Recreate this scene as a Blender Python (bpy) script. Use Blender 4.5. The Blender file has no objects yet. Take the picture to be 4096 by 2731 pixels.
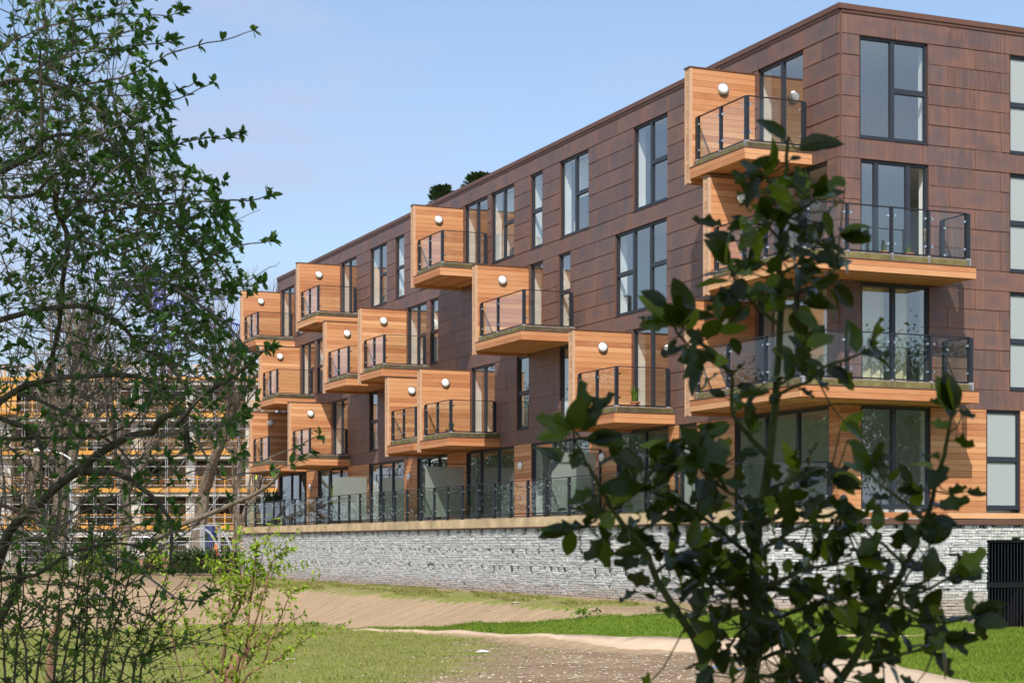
import bpy, math, random
import numpy as np
from mathutils import Vector, Matrix, noise

rng = random.Random(7)
nr = np.random.default_rng(11)
S = bpy.context.scene
COL = S.collection

# ------------------------------------------------------------------ camera
F_PX, HOR = 7296.0, 2178.0             # focal length and eye level in photo pixels (4096 wide)
cam_d = bpy.data.cameras.new("camera")
cam = bpy.data.objects.new("camera", cam_d); COL.objects.link(cam)
cam.location = (0, 0, 0); cam.rotation_euler = (math.radians(90), 0, 0)
cam_d.sensor_width = 36.0; cam_d.lens = 36.0 * F_PX / 4096
cam_d.shift_y = (HOR - 1365.5) / 4096
cam_d.clip_start = 0.1; cam_d.clip_end = 3000
cam_d.dof.use_dof = True; cam_d.dof.focus_distance = 45; cam_d.dof.aperture_fstop = 14
S.camera = cam

# ------------------------------------------------------------------ light
SUN = Vector((-.505, -3.52, 4.0)).normalized()
elev = math.asin(SUN.z); azim = math.atan2(SUN.x, SUN.y)
W = bpy.data.worlds.new("World"); S.world = W; W.use_nodes = True
wn = W.node_tree; wn.nodes.clear()
out = wn.nodes.new('ShaderNodeOutputWorld'); bg = wn.nodes.new('ShaderNodeBackground')
sky = wn.nodes.new('ShaderNodeTexSky'); sky.sky_type = 'NISHITA'; sky.sun_disc = False
sky.sun_elevation = elev; sky.sun_rotation = azim
sky.air_density = 1.0; sky.dust_density = 1.2; sky.ozone_density = 2.5
tc = wn.nodes.new('ShaderNodeTexCoord'); mp = wn.nodes.new('ShaderNodeMapping'); mp.inputs['Scale'].default_value = (1.6, 1.6, 5.0)
nz = wn.nodes.new('ShaderNodeTexNoise'); nz.inputs['Scale'].default_value = 2.3; nz.inputs['Detail'].default_value = 6; nz.inputs['Roughness'].default_value = .55; nz.inputs['Distortion'].default_value = .3
cr = wn.nodes.new('ShaderNodeValToRGB'); cr.color_ramp.elements[0].position = .47; cr.color_ramp.elements[1].position = .66
cr.color_ramp.elements[0].color = (0, 0, 0, 1); cr.color_ramp.elements[1].color = (.75, .75, .75, 1)
def wmath(op, a, b):
    x = wn.nodes.new('ShaderNodeMath'); x.operation = op
    for i, v in enumerate((a, b)):
        if isinstance(v, bpy.types.NodeSocket): wn.links.new(v, x.inputs[i])
        else: x.inputs[i].default_value = v
    return x.outputs[0]
def wmix(fac, a, b, mode='MIX'):
    x = wn.nodes.new('ShaderNodeMix'); x.data_type = 'RGBA'; x.blend_type = mode
    for i, v in ((0, fac), (6, a), (7, b)):
        if isinstance(v, bpy.types.NodeSocket): wn.links.new(v, x.inputs[i])
        else: x.inputs[i].default_value = v if i == 0 else tuple(v)+(1,)
    return x.outputs[2]
L_ = wn.links
L_.new(tc.outputs['Generated'], mp.inputs[0]); L_.new(mp.outputs[0], nz.inputs['Vector']); L_.new(nz.outputs['Fac'], cr.inputs[0])
sp = wn.nodes.new('ShaderNodeSeparateXYZ'); L_.new(tc.outputs['Generated'], sp.inputs[0])
low = wmath('POWER', wmath('SUBTRACT', 1.0, wmath('MAXIMUM', sp.outputs[2], 0.0)), 5.0)      # thin veil of high haze, thicker towards the horizon
veil = wmath('ADD', wmath('MULTIPLY', low, .66), .06)
c1 = wmix(1.0, sky.outputs[0], (1.13, 1.10, 1.07), 'MULTIPLY')
c2 = wmix(veil, c1, (2.15, 2.90, 4.35))
c3 = wmix(cr.outputs[0], c2, (3.1, 3.45, 4.6))
L_.new(c3, bg.inputs[0]); L_.new(bg.outputs[0], out.inputs[0])
bg.inputs[1].default_value = 0.15
sd = bpy.data.lights.new("sun", 'SUN'); sun = bpy.data.objects.new("sun", sd); COL.objects.link(sun)
sd.energy = 4.3; sd.angle = math.radians(.53); sd.color = (1, .95, .87)
sun.rotation_euler = SUN.to_track_quat('Z', 'Y').to_euler()
S.view_settings.view_transform = 'Standard'; S.view_settings.look = 'None'; S.view_settings.exposure = .25; S.view_settings.gamma = 1
S.cycles.max_bounces = 7; S.cycles.transparent_max_bounces = 16; S.cycles.transmission_bounces = 4
S.cycles.caustics_reflective = False; S.cycles.caustics_refractive = False

# ------------------------------------------------------------------ helpers
class Frame:
    """local frame: u along a facade, a outward from it, z up"""
    def __init__(s, o, du, da):
        s.o = o; s.du = du; s.da = da
        s.flip = (du[0]*da[1]-du[1]*da[0]) < 0
    def __call__(s, u, a, z):
        return (s.o[0]+s.du[0]*u+s.da[0]*a, s.o[1]+s.du[1]*u+s.da[1]*a, z)
CX, CY = 7.49, 41.7
k_ = math.hypot(.3932, .9195); c_, s_ = .3932/k_, .9195/k_
FL = Frame((CX, CY), (-c_, s_), (-s_, -c_))      # long left facade (sunlit, seen obliquely)
FR = Frame((CX, CY), (s_, c_), (c_, -s_))        # right facade
FW = Frame((0, 0), (1, 0), (0, 1))

class MB:
    def __init__(s): s.v = []; s.f = []; s.uv = []; s.r = []; s.mi = []; s.cur = 0
    def poly(s, pts, uv=None, r=0.5):
        n = len(s.v); s.v.extend(pts); s.f.append(tuple(range(n, n+len(pts))))
        s.uv.extend(uv if uv else [(0, 0)]*len(pts)); s.r.extend([r]*len(pts)); s.mi.append(s.cur)
    def box(s, fr, u0, u1, a0, a1, z0, z1, r=None, faces='uUaAzZ'):
        if r is None: r = rng.random()
        if u0 > u1: u0, u1 = u1, u0
        if a0 > a1: a0, a1 = a1, a0
        P = lambda i, j, k: fr((u0, u1)[i], (a0, a1)[j], (z0, z1)[k])
        du, da, dz = u1-u0, a1-a0, z1-z0
        Q = {'a': ([(0,0,0),(1,0,0),(1,0,1),(0,0,1)], 'uz'), 'A': ([(1,1,0),(0,1,0),(0,1,1),(1,1,1)], 'uz'),
             'u': ([(0,1,0),(0,0,0),(0,0,1),(0,1,1)], 'az'), 'U': ([(1,0,0),(1,1,0),(1,1,1),(1,0,1)], 'az'),
             'z': ([(0,1,0),(1,1,0),(1,0,0),(0,0,0)], 'ua'), 'Z': ([(0,0,1),(1,0,1),(1,1,1),(0,1,1)], 'ua')}
        for key in faces:
            idx, ax = Q[key]; pts = [P(*i) for i in idx]; uv = []
            for i in idx:
                c = {'u': u0+i[0]*du, 'a': a0+i[1]*da, 'z': z0+i[2]*dz}
                uv.append((c[ax[0]], c[ax[1]]))
            if fr.flip: pts.reverse(); uv.reverse()
            s.poly(pts, uv, r)
    def tube(s, pts, rad, n=6, r=.5, cap=True):
        pts = [Vector(p) for p in pts]; N = len(pts)
        if not hasattr(rad, '__len__'): rad = [rad]*N
        base = len(s.v); up = Vector((0, 0, 1)); prev = None; acc = 0
        for i, p in enumerate(pts):
            d = (pts[min(i+1, N-1)]-pts[max(i-1, 0)])
            if d.length < 1e-9: d = Vector((0, 0, 1))
            d.normalize()
            x = (prev - d*prev.dot(d)) if prev else (up.cross(d) if abs(d.z) < .9 else Vector((1, 0, 0)).cross(d))
            if x.length < 1e-6: x = Vector((1, 0, 0))
            x.normalize(); prev = x; y = d.cross(x)
            for k in range(n):
                t = 2*math.pi*k/n
                s.v.append(tuple(p+(x*math.cos(t)+y*math.sin(t))*rad[i]))
        for i in range(N-1):
            l = (pts[i+1]-pts[i]).length
            for k in range(n):
                k2 = (k+1) % n
                s.f.append((base+i*n+k, base+i*n+k2, base+(i+1)*n+k2, base+(i+1)*n+k))
                s.uv.extend([(acc, k/n), (acc, (k+1)/n), (acc+l, (k+1)/n), (acc+l, k/n)]); s.r.extend([r]*4)
            acc += l
        if cap and n > 3:
            s.f.append(tuple(base+k for k in reversed(range(n)))); s.uv.extend([(0, 0)]*n); s.r.extend([r]*n)
            s.f.append(tuple(base+(N-1)*n+k for k in range(n))); s.uv.extend([(0, 0)]*n); s.r.extend([r]*n)
    def bulk(s, V, Fc, r):
        """V (n,k,3) vertex blocks sharing face list Fc; r per block"""
        n, k = V.shape[:2]; b = len(s.v)
        s.v.extend(map(tuple, V.reshape(-1, 3).tolist()))
        for i in range(n):
            o = b+i*k
            for f in Fc:
                s.f.append(tuple(o+j for j in f)); s.uv.extend([(0, 0)]*len(f)); s.r.extend([r[i]]*len(f))
    def build(s, name, mat, parent=None, smooth=False, label=None, cat=None, group=None, kind=None):
        me = bpy.data.meshes.new(name); me.from_pydata(s.v, [], s.f)
        uvl = me.uv_layers.new(name='UVMap')
        if len(s.uv) == len(me.loops):
            uvl.data.foreach_set('uv', np.array(s.uv, dtype=np.float32).ravel())
            at = me.attributes.new('rnd', 'FLOAT', 'CORNER'); at.data.foreach_set('value', np.array(s.r, dtype=np.float32))
        if smooth: me.polygons.foreach_set('use_smooth', [True]*len(me.polygons))
        for mt in (mat if isinstance(mat, (list, tuple)) else [mat]): me.materials.append(mt)
        if isinstance(mat, (list, tuple)): me.polygons.foreach_set('material_index', s.mi)
        o = bpy.data.objects.new(name, me); COL.objects.link(o)
        if parent: o.parent = parent
        tag(o, label, cat, group, kind)
        return o

def tag(o, label=None, cat=None, group=None, kind=None):
    for k, v in (('label', label), ('category', cat), ('group', group), ('kind', kind)):
        if v: o[k] = v
    return o
def empty(name, loc=(0, 0, 0), label=None, cat=None, group=None, parent=None):
    o = bpy.data.objects.new(name, None); COL.objects.link(o); o.location = loc
    if parent: o.parent = parent
    return tag(o, label, cat, group)
def at(px, y, Y):
    return Vector(((px-2048)/F_PX*Y, Y, (HOR-y)/F_PX*Y))

# ------------------------------------------------------------------ materials
M = {}
class NT:
    def __init__(s, name):
        m = bpy.data.materials.new(name); m.use_nodes = True; s.m = m; s.t = m.node_tree
        s.p = s.t.nodes['Principled BSDF']; s.out = s.t.nodes['Material Output']
    def n(s, typ, **kw):
        x = s.t.nodes.new('ShaderNode'+typ)
        for k, v in kw.items():
            if k in x.inputs.keys(): x.inputs[k].default_value = v
            else: setattr(x, k, v)
        return x
    def l(s, a, b): s.t.links.new(a, b)
    def noise(s, vec, scale, detail=3, rough=.5, dist=0):
        x = s.n('TexNoise', Scale=scale, Detail=detail, Roughness=rough, Distortion=dist)
        if vec: s.l(vec, x.inputs['Vector'])
        return x.outputs['Fac']
    def ramp(s, fac, stops):
        x = s.n('ValToRGB'); e = x.color_ramp.elements
        while len(e) < len(stops): e.new(.5)
        for i, (p, c) in enumerate(stops):
            e[i].position = p; e[i].color = (tuple(c)+(1,)) if hasattr(c, '__len__') else (c, c, c, 1)
        s.l(fac, x.inputs[0]); return x.outputs[0]
    def mix(s, fac, a, b, mode='MIX'):
        x = s.n('Mix'); x.data_type = 'RGBA'; x.blend_type = mode
        for v, i in ((fac, 0), (a, 6), (b, 7)):
            if isinstance(v, bpy.types.NodeSocket): s.l(v, x.inputs[i])
            else: x.inputs[i].default_value = v if i == 0 else tuple(v)+(1,)
        return x.outputs[2]
    def math(s, op, a, b=0.0, c=None):
        x = s.n('Math'); x.operation = op
        for v, i in ((a, 0), (b, 1), (c, 2)):
            if v is None: continue
            if isinstance(v, bpy.types.NodeSocket): s.l(v, x.inputs[i])
            else: x.inputs[i].default_value = v
        return x.outputs[0]
    def bump(s, h, strength=.3, dist=.02):
        x = s.n('Bump', Strength=strength, Distance=dist); s.l(h, x.inputs['Height']); s.l(x.outputs[0], s.p.inputs['Normal'])
    def col(s, c):
        if isinstance(c, bpy.types.NodeSocket): s.l(c, s.p.inputs['Base Color'])
        else: s.p.inputs['Base Color'].default_value = tuple(c)+(1,)
    def obj(s): return s.n('TexCoord').outputs['Object']
    def rnd(s):
        a = s.n('Attribute'); a.attribute_name = 'rnd'; return a.outputs['Fac']
    def uv(s): return s.n('TexCoord').outputs['UV']
    def mapping(s, vec, sc):
        x = s.n('Mapping'); x.inputs['Scale'].default_value = sc; s.l(vec, x.inputs[0]); return x.outputs[0]
    def done(s, key, rough=.6, metal=0, spec=.5):
        s.p.inputs['Roughness'].default_value = rough; s.p.inputs['Metallic'].default_value = metal
        s.p.inputs['Specular IOR Level'].default_value = spec; M[key] = s.m; return s.m

def plain(key, c, rough=.6, metal=0, spec=.5, var=.25, scale=6, bump=0):
    n = NT(key); f = n.noise(n.obj(), scale, 4)
    lo = [x*(1-var) for x in c]; hi = [min(1, x*(1+var)) for x in c]
    n.col(n.ramp(f, [(.3, lo), (.7, hi)]))
    if bump: n.bump(f, bump, .01)
    return n.done(key, rough, metal, spec)

# cedar boards: uv.x runs along the board
n = NT('cedar'); r = n.rnd(); uv = n.uv()
off = n.n('CombineXYZ'); n.l(n.math('MULTIPLY', r, 37.0), off.inputs[1]); n.l(n.math('MULTIPLY', r, 91.0), off.inputs[0])
add = n.n('VectorMath'); add.operation = 'ADD'; n.l(uv, add.inputs[0]); n.l(off.outputs[0], add.inputs[1])
g = n.noise(n.mapping(add.outputs[0], (1.1, 34, 1)), 1.0, 5, .6, .6)
g2 = n.noise(n.mapping(add.outputs[0], (.9, 3, 1)), 1.3, 3, .5, .3)
base = n.ramp(r, [(0, (.44, .165, .070)), (.25, (.58, .255, .112)), (.5, (.68, .33, .150)), (.75, (.50, .200, .085)), (1, (.76, .42, .21))])
c = n.mix(n.ramp(g, [(.35, 0.0), (.7, 1.0)]), n.mix(1, base, (.86, .83, .80), 'MULTIPLY'), n.mix(1, base, (1.08, 1.08, 1.1), 'MULTIPLY'))
c = n.mix(n.ramp(g2, [(.45, 0.0), (.8, .35)]), c, (.66, .40, .22))
n.col(c); n.bump(g, .15, .004); n.done('cedar', .62, 0, .3)
n = NT('cedar_end'); r = n.rnd(); g = n.noise(n.obj(), 14, 4)
n.col(n.mix(n.ramp(g, [(.3, 0.0), (.7, .6)]), n.ramp(r, [(0, (.46, .25, .14)), (1, (.66, .42, .27))]), (.50, .30, .18))); n.done('cedar_end', .7, 0, .3)
# copper cladding: uv = 0..1 over each panel (x,y)
def copper(key, bright):
    n = NT(key); r = n.rnd(); uv = n.uv(); ob = n.obj()
    big = n.noise(ob, .55, 4, .55); st = n.noise(n.mapping(ob, (9, 9, .55)), 1.6, 4, .6)
    mid = n.noise(ob, 2.6, 4, .6, .4)
    base = n.ramp(r, [(0, (.102*bright, .060*bright, .048*bright)), (.35, (.142*bright, .077*bright, .058*bright)), (.7, (.172*bright, .088*bright, .062*bright)), (1, (.120*bright, .076*bright, .066*bright))])
    c = n.mix(n.ramp(big, [(.38, 0.0), (.68, .75)]), base, (.095*bright, .068*bright, .066*bright))
    c = n.mix(n.ramp(st, [(.46, 0.0), (.68, .65)]), c, (.20*bright, .095*bright, .065*bright))
    pt = n.noise(n.mapping(ob, (1.3, 1.3, .8)), .9, 5, .65, .5); c = n.mix(n.ramp(pt, [(.52, 0.0), (.66, .6)]), c, (.080*bright, .058*bright, .058*bright))
    sep = n.n('SeparateXYZ'); n.l(uv, sep.inputs[0])
    ex = n.math('ABSOLUTE', n.math('SUBTRACT', sep.outputs[0], .5)); ey = n.math('ABSOLUTE', n.math('SUBTRACT', sep.outputs[1], .5))
    e = n.math('MAXIMUM', ex, ey); e = n.math('ADD', e, n.math('MULTIPLY', n.math('SUBTRACT', mid, .5), .30))
    c = n.mix(n.ramp(e, [(.44, 0.0), (.55, .5)]), c, (.21*bright, .095*bright, .060*bright))
    c = n.mix(n.ramp(e, [(.05, .5), (.35, 0.0)]), c, (.090*bright, .066*bright, .070*bright))
    drip = n.noise(n.mapping(ob, (14, 14, .35)), 1.0, 3, .5)
    c = n.mix(n.ramp(drip, [(.64, 0.0), (.74, .4)]), c, (.26*bright, .16*bright, .10*bright))
    n.col(c); n.bump(mid, .4, .02)
    n.l(n.ramp(st, [(.3, .42), (.7, .62)]), n.p.inputs['Roughness'])
    M[key] = n.m; n.p.inputs['Metallic'].default_value = .2; n.p.inputs['Specular IOR Level'].default_value = .4
copper('copper', 1.38); copper('copper_trim', .88)
plain('frame', (.026, .032, .044), .45, 0, .5, .1)
plain('rail', (.022, .027, .036), .42, .2, .5, .1)
plain('galv', (.46, .47, .48), .45, .4, .5, .15)
plain('steel', (.75, .75, .74), .22, 1.0, .5, .05)
plain('olive', (.17, .145, .05), .65, 0, .4, .35, 4)
plain('plaster', (.88, .89, .86), .85, 0, .2, .03)
plain('room', (.88, .89, .88), .9, 0, .1, .05)
plain('room_floor', (.30, .24, .18), .6)
plain('deck_top', (.25, .20, .15), .8)
plain('lamp_white', (.86, .87, .86), .25, 0, .5, .02)
plain('sleeper', (.56, .42, .25), .85, 0, .2, .30, 1.6, .2)
plain('gate_black', (.008, .009, .011), .4, .3, .5, .1)
plain('shaded_core', (.12, .118, .115), .95, 0, .1)  # dark tone paints the shade seen in gaps and notches between stones
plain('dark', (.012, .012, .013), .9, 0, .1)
plain('wire', (.50, .50, .50), .5, .2, .5, .1)
plain('concrete', (.50, .47, .41), .9, 0, .2, .15, .6)
plain('blockwork', (.33, .25, .18), .9, 0, .2, .25, .8)
plain('yellow', (.60, .30, .06), .6, 0, .4, .12, 1)
plain('orange_mesh', (.55, .24, .05), .6, 0, .4, .12, 1)
plain('scaffold', (.55, .56, .57), .45, .5, .5, .2)
plain('crane_blue', (.09, .10, .36), .5, 0, .4, .15)
plain('white_paint', (.80, .80, .79), .5, 0, .4, .05)
plain('red_paint', (.62, .06, .04), .5, 0, .4, .1)
plain('navy', (.02, .03, .12), .5)
plain('orange_plastic', (.85, .16, .03), .5)
plain('green_plastic', (.02, .22, .10), .5)
plain('terracotta', (.50, .20, .10), .8)
plain('teak', (.33, .24, .16), .8, 0, .2, .3, 9)
plain('hi_vis', (.55, .75, .05), .6)
plain('trousers', (.03, .035, .06), .8)
plain('skin', (.50, .32, .24), .6)
plain('blue_rope', (.15, .38, .65), .6)
plain('paper', (.75, .73, .68), .8)
plain('curtain', (.80, .72, .48), .85, 0, .1, .06, 3)
plain('blind', (.78, .79, .78), .8, 0, .1, .03)
# bark kinds
def bark(key, a, b, sc=18):
    n = NT(key); ob = n.obj(); f = n.noise(n.mapping(ob, (1, 1, .5)), sc, 5, .65)
    n.col(n.ramp(f, [(.3, a), (.65, b)])); n.bump(f, .5, .01); n.done(key, .85, 0, .2)
bark('bark_shrub', (.025, .020, .012), (.12, .11, .065))
bark('bark_grey_twig', (.06, .052, .038), (.22, .19, .145))
bark('bark_dark', (.012, .011, .009), (.05, .045, .03))
bark('bark_tree', (.09, .07, .05), (.22, .175, .13), 5)
bark('bark_twig', (.10, .085, .065), (.24, .20, .16), 5)
bark('bark_stump', (.12, .06, .035), (.34, .20, .12), 9)
bark('holly_stem', (.020, .030, .010), (.065, .085, .022), 22)
def leaf(key, cols, rough=.4, trans=.35, tcol=(.25, .40, .03), spec=.5):
    n = NT(key); r = n.rnd(); f = n.noise(n.obj(), 9, 2)
    k = n.math('ADD', r, n.math('MULTIPLY', n.math('SUBTRACT', f, .5), .25))
    c = n.ramp(k, [(i/(len(cols)-1), q) for i, q in enumerate(cols)]); n.col(c)
    n.done(key, rough, 0, spec)
    tr = n.n('BsdfTranslucent'); n.l(n.mix(1, c, tcol, 'ADD'), tr.inputs[0])
    ms = n.n('MixShader'); ms.inputs[0].default_value = trans
    n.l(n.p.outputs[0], ms.inputs[1]); n.l(tr.outputs[0], ms.inputs[2]); n.l(ms.outputs[0], n.out.inputs[0])
leaf('leaf_shrub', [(.035, .085, .018), (.050, .125, .026), (.075, .17, .032), (.12, .24, .050)], .5, .4, (.06, .10, .0), .3)
leaf('leaf_holly', [(.006, .013, .002), (.009, .021, .003), (.016, .036, .004), (.045, .085, .006), (.17, .24, .015)], .24, .36, (.10, .12, .0), .30)  # yellow-green end of the palette imitates sun shining through single leaves
leaf('leaf_lime', [(.20, .30, .02), (.27, .40, .03), (.36, .50, .05)], .5, .4, (.12, .16, .0), .3)
leaf('leaf_under', [(.06, .12, .02), (.11, .20, .03), (.20, .32, .04)], .5, .35, (.05, .09, .0), .3)
leaf('leaf_conifer', [(.025, .05, .018), (.05, .085, .03), (.07, .11, .035)], .6, .15, (.01, .02, .0), .3)
leaf('leaf_canopy', [(.03, .07, .02), (.06, .12, .03)], .5, .25, (.03, .06, .0), .3)
leaf('grass_lawn', [(.11, .165, .015), (.16, .225, .022), (.23, .30, .045)], .6, .3, (.05, .09, .0), .2)
leaf('grass_rough', [(.14, .17, .025), (.21, .22, .05), (.44, .36, .18)], .7, .25, (.04, .05, .0), .2)

# glass: mirror reflection by angle over clear transmission
def glass(key, tint, f0=.06, rough=0.0, body=None, bodyfac=0):
    n = NT(key); t = n.t; t.nodes.remove(n.p)
    geo = n.n('NewGeometry'); dt = n.n('VectorMath'); dt.operation = 'DOT_PRODUCT'
    n.l(geo.outputs['Incoming'], dt.inputs[0]); n.l(geo.outputs['Normal'], dt.inputs[1])
    ca = n.math('ABSOLUTE', dt.outputs['Value']); om = n.math('SUBTRACT', 1.0, ca); pw = n.math('POWER', om, 4.2)
    fr = n.math('MULTIPLY_ADD', pw, 1-f0, f0); fr = n.math('MINIMUM', fr, .9)
    tr = n.n('BsdfTransparent'); tr.inputs[0].default_value = tuple(tint)+(1,)
    gl = n.n('BsdfGlossy'); gl.inputs['Roughness'].default_value = rough; gl.inputs[0].default_value = (1, 1, 1, 1)
    src = tr.outputs[0]
    if body:
        df = n.n('BsdfDiffuse'); df.inputs[0].default_value = tuple(body)+(1,); tl = n.n('BsdfTranslucent'); tl.inputs[0].default_value = tuple(body)+(1,)
        m0 = n.n('MixShader'); m0.inputs[0].default_value = .5; n.l(df.outputs[0], m0.inputs[1]); n.l(tl.outputs[0], m0.inputs[2])
        m1 = n.n('MixShader'); m1.inputs[0].default_value = bodyfac; n.l(src, m1.inputs[1]); n.l(m0.outputs[0], m1.inputs[2]); src = m1.outputs[0]
    ms = n.n('MixShader'); n.l(fr, ms.inputs[0]); n.l(src, ms.inputs[1]); n.l(gl.outputs[0], ms.inputs[2]); n.l(ms.outputs[0], n.out.inputs[0])
    M[key] = n.m
glass('glass_window', (.93, .97, .96), .26)
glass('glass_rail', (.87, .92, .89), .06)
glass('glass_terrace', (.74, .83, .78), .07)
glass('glass_frosted', (.5, .55, .5), .04, .25, (.46, .52, .47), .80)
glass('glass_opal', (.3, .3, .3), .05, .3, (.74, .80, .79), .97)

# stone, soil, lawn, path
n = NT('gabion_stone'); r = n.rnd(); f = n.noise(n.obj(), 9, 4, .6)
sz = n.n('SeparateXYZ'); n.l(n.obj(), sz.inputs[0])
c = n.ramp(r, [(0, (.50, .50, .49)), (.4, (.64, .64, .63)), (.8, (.77, .77, .76)), (.93, (.78, .75, .68)), (1, (.62, .58, .50))])
c = n.mix(n.ramp(f, [(.35, .3), (.6, 0.0)]), c, (.50, .49, .48))
lo = n.math('MULTIPLY_ADD', sz.outputs[2], -2.4, -2.45)            # earth splashed on the lowest stones
lo = n.math('ADD', lo, n.math('MULTIPLY', n.math('SUBTRACT', n.noise(n.obj(), .9, 3), .5), 1.3))
c = n.mix(n.ramp(lo, [(.0, 0.0), (.9, .75)]), c, (.42, .31, .21))
n.col(c); n.bump(f, .4, .01); n.done('gabion_stone', .85, 0, .2)

def soil_nodes(n, ob):
    f1 = n.noise(ob, .7, 5, .6); f2 = n.noise(ob, 7, 5, .7); f3 = n.noise(ob, 26, 3, .7)
    c = n.ramp(f1, [(.3, (.21, .148, .088)), (.55, (.30, .220, .135)), (.75, (.38, .29, .185))])
    c = n.mix(n.ramp(f2, [(.42, .75), (.58, 0.0)]), c, (.20, .13, .085))
    c = n.mix(n.ramp(f3, [(.62, 0.0), (.72, .75)]), c, (.58, .50, .38))
    return c, f1, f2, f3
n = NT('soil'); ob = n.obj()
c, f1, f2, f3 = soil_nodes(n, ob)
# the raked bank shows oblique tooth marks
bk = n.n('Attribute'); bk.attribute_name = 'bank'; gr = n.n('Attribute'); gr.attribute_name = 'grass'
mpn = n.n('Mapping'); mpn.inputs['Rotation'].default_value = (0, 0, math.radians(52)); mpn.inputs['Scale'].default_value = (.35, 4.5, 1); n.l(ob, mpn.inputs[0])
rk = n.noise(mpn.outputs[0], 1.3, 4, .6)
bc = n.mix(n.ramp(f2, [(.38, .8), (.58, 0.0)]), n.ramp(rk, [(.30, (.29, .205, .120)), (.55, (.40, .295, .180)), (.78, (.47, .36, .23))]), (.33, .23, .145))
bc = n.mix(n.ramp(f3, [(.66, 0.0), (.75, .6)]), bc, (.60, .52, .42))
c = n.mix(bk.outputs['Fac'], c, bc)
g1 = n.noise(n.mapping(ob, (.35, 1.25, 1)), 1.5, 6, .7); g2 = n.noise(ob, 12, 4, .7)
gm = n.math('ADD', gr.outputs['Fac'], n.math('MULTIPLY', n.math('SUBTRACT', g1, .5), 1.5)); gm = n.math('ADD', gm, n.math('MULTIPLY', n.math('SUBTRACT', g2, .5), .7))
gc = n.ramp(g2, [(.3, (.12, .15, .022)), (.55, (.20, .23, .045)), (.75, (.34, .30, .12))])
c = n.mix(n.ramp(gm, [(.42, 0.0), (.62, .92)]), c, gc)
n.col(c); n.bump(n.math('ADD', f2, n.math('MULTIPLY', f3, .5)), .55, .05); n.done('soil', .95, 0, .1)
n = NT('lawn'); ob = n.obj(); f = n.noise(ob, 3, 5, .6); f2 = n.noise(n.mapping(ob, (1, .5, 1)), 30, 3, .6)
c = n.ramp(f, [(.3, (.085, .145, .014)), (.55, (.120, .190, .020)), (.75, (.17, .24, .035))]); c = n.mix(n.ramp(f2, [(.3, .5), (.6, 0.0)]), c, (.045, .10, .008))
n.col(c); n.bump(f2, .6, .04); n.done('lawn', .9, 0, .1)
n = NT('path'); ob = n.obj(); f = n.noise(ob, 1.2, 5, .6); f2 = n.noise(ob, 45, 3, .8)
c = n.ramp(f, [(.3, (.52, .39, .27)), (.7, (.62, .48, .34))]); c = n.mix(n.ramp(f2, [(.35, .4), (.6, 0.0)]), c, (.36, .26, .18))
n.col(c); n.bump(f2, .3, .01); n.done('path', .95, 0, .1)
plain('pebble', (.44, .37, .28), .85, 0, .2, .35, 2)
# ================================================================== terrain
def sstep(x): x = max(0., min(1., x)); return x*x*(3-2*x)
def loc(X, Y):          # world -> (u, a) of left facade, (v, b) of right
    dx, dy = X-CX, Y-CY
    return -c_*dx+s_*dy, -s_*dx-c_*dy, s_*dx+c_*dy, c_*dx-s_*dy
def bench(X, Y):
    u, a, v, b = loc(X, Y)
    t = max((7.7-a)/2.7, (Y-52)/13.0)
    wob = .12*math.sin(X*.9)+.08*math.sin(Y*1.3+X*.4)
    k = sstep(t+wob*.4)
    k *= sstep(1-(v-.2)/3.6) if v > .2 and a < 4 else 1
    k *= sstep(1-(b-.6)/5.5) if b > .6 else 1
    return k
def ground_z(X, Y):
    low = -2.02+.0168*(min(X, 30)-11.3)-.0083*(min(Y, 70)-43.3)
    if Y < 24: low += .012*(24-Y)
    return low+(-1.43-low)*bench(X, Y)
def G(X, Y, dz=0): return (X, Y, ground_z(X, Y)+dz)
def ground_px(px, y):
    """where the sight line through a photo pixel meets the ground"""
    dx, dz = (px-2048)/F_PX, (HOR-y)/F_PX
    lo = 8.0; Y = lo; prev = None
    while Y < 260:
        if dz*Y < ground_z(dx*Y, Y): break
        Y += .25
    for _ in range(12):
        m = Y-.125 if _ == 0 else m
        break
    return dx*Y, Y
def poly_in(x, y, P):
    c = False; j = len(P)-1
    for i in range(len(P)):
        if (P[i][1] > y) != (P[j][1] > y) and x < (P[j][0]-P[i][0])*(y-P[i][1])/(P[j][1]-P[i][1])+P[i][0]: c = not c
        j = i
    return c
LAWN1 = [ground_px(*p) for p in ((1330, 2514), (1600, 2507), (1900, 2496), (2227, 2482), (2508, 2469), (2718, 2462), (2950, 2455), (3300, 2436))]
LAWN1 += [FR(.3, .15, 0)[:2], FR(4.1, .15, 0)[:2], FR(16, .15, 0)[:2], (26, 44), (24, 24)] 
LAWN1 += [(9.2, 24), ground_px(4096, 2731)] + [ground_px(*p) for p in ((3847, 2731), (3794, 2719), (3689, 2693), (3584, 2664), (3426, 2638), (3340, 2618), (3262, 2596), (3150, 2582), (2976, 2570), (2789, 2573), (2508, 2557), (2227, 2547), (1900, 2531), (1600, 2521), (1400, 2516.5))]
PATH = [ground_px(*p) for p in ((1400, 2515.5), (1600, 2520), (1900, 2530), (2227, 2546), (2508, 2556), (2789, 2571), (2976, 2566), (3180, 2570), (3270, 2595), (3340, 2617), (3426, 2637), (3584, 2663), (3689, 2692), (3794, 2718), (3860, 2735), (3930, 2760))]
PATH += [(7.2, 24.5), (4.9, 24.5)] + [ground_px(*p) for p in ((3340, 2735), (3290, 2714), (3180, 2683), (3050, 2648), (2900, 2622), (2789, 2612), (2508, 2593), (2227, 2563), (1900, 2542), (1600, 2527), (1400, 2518.5))]
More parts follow.
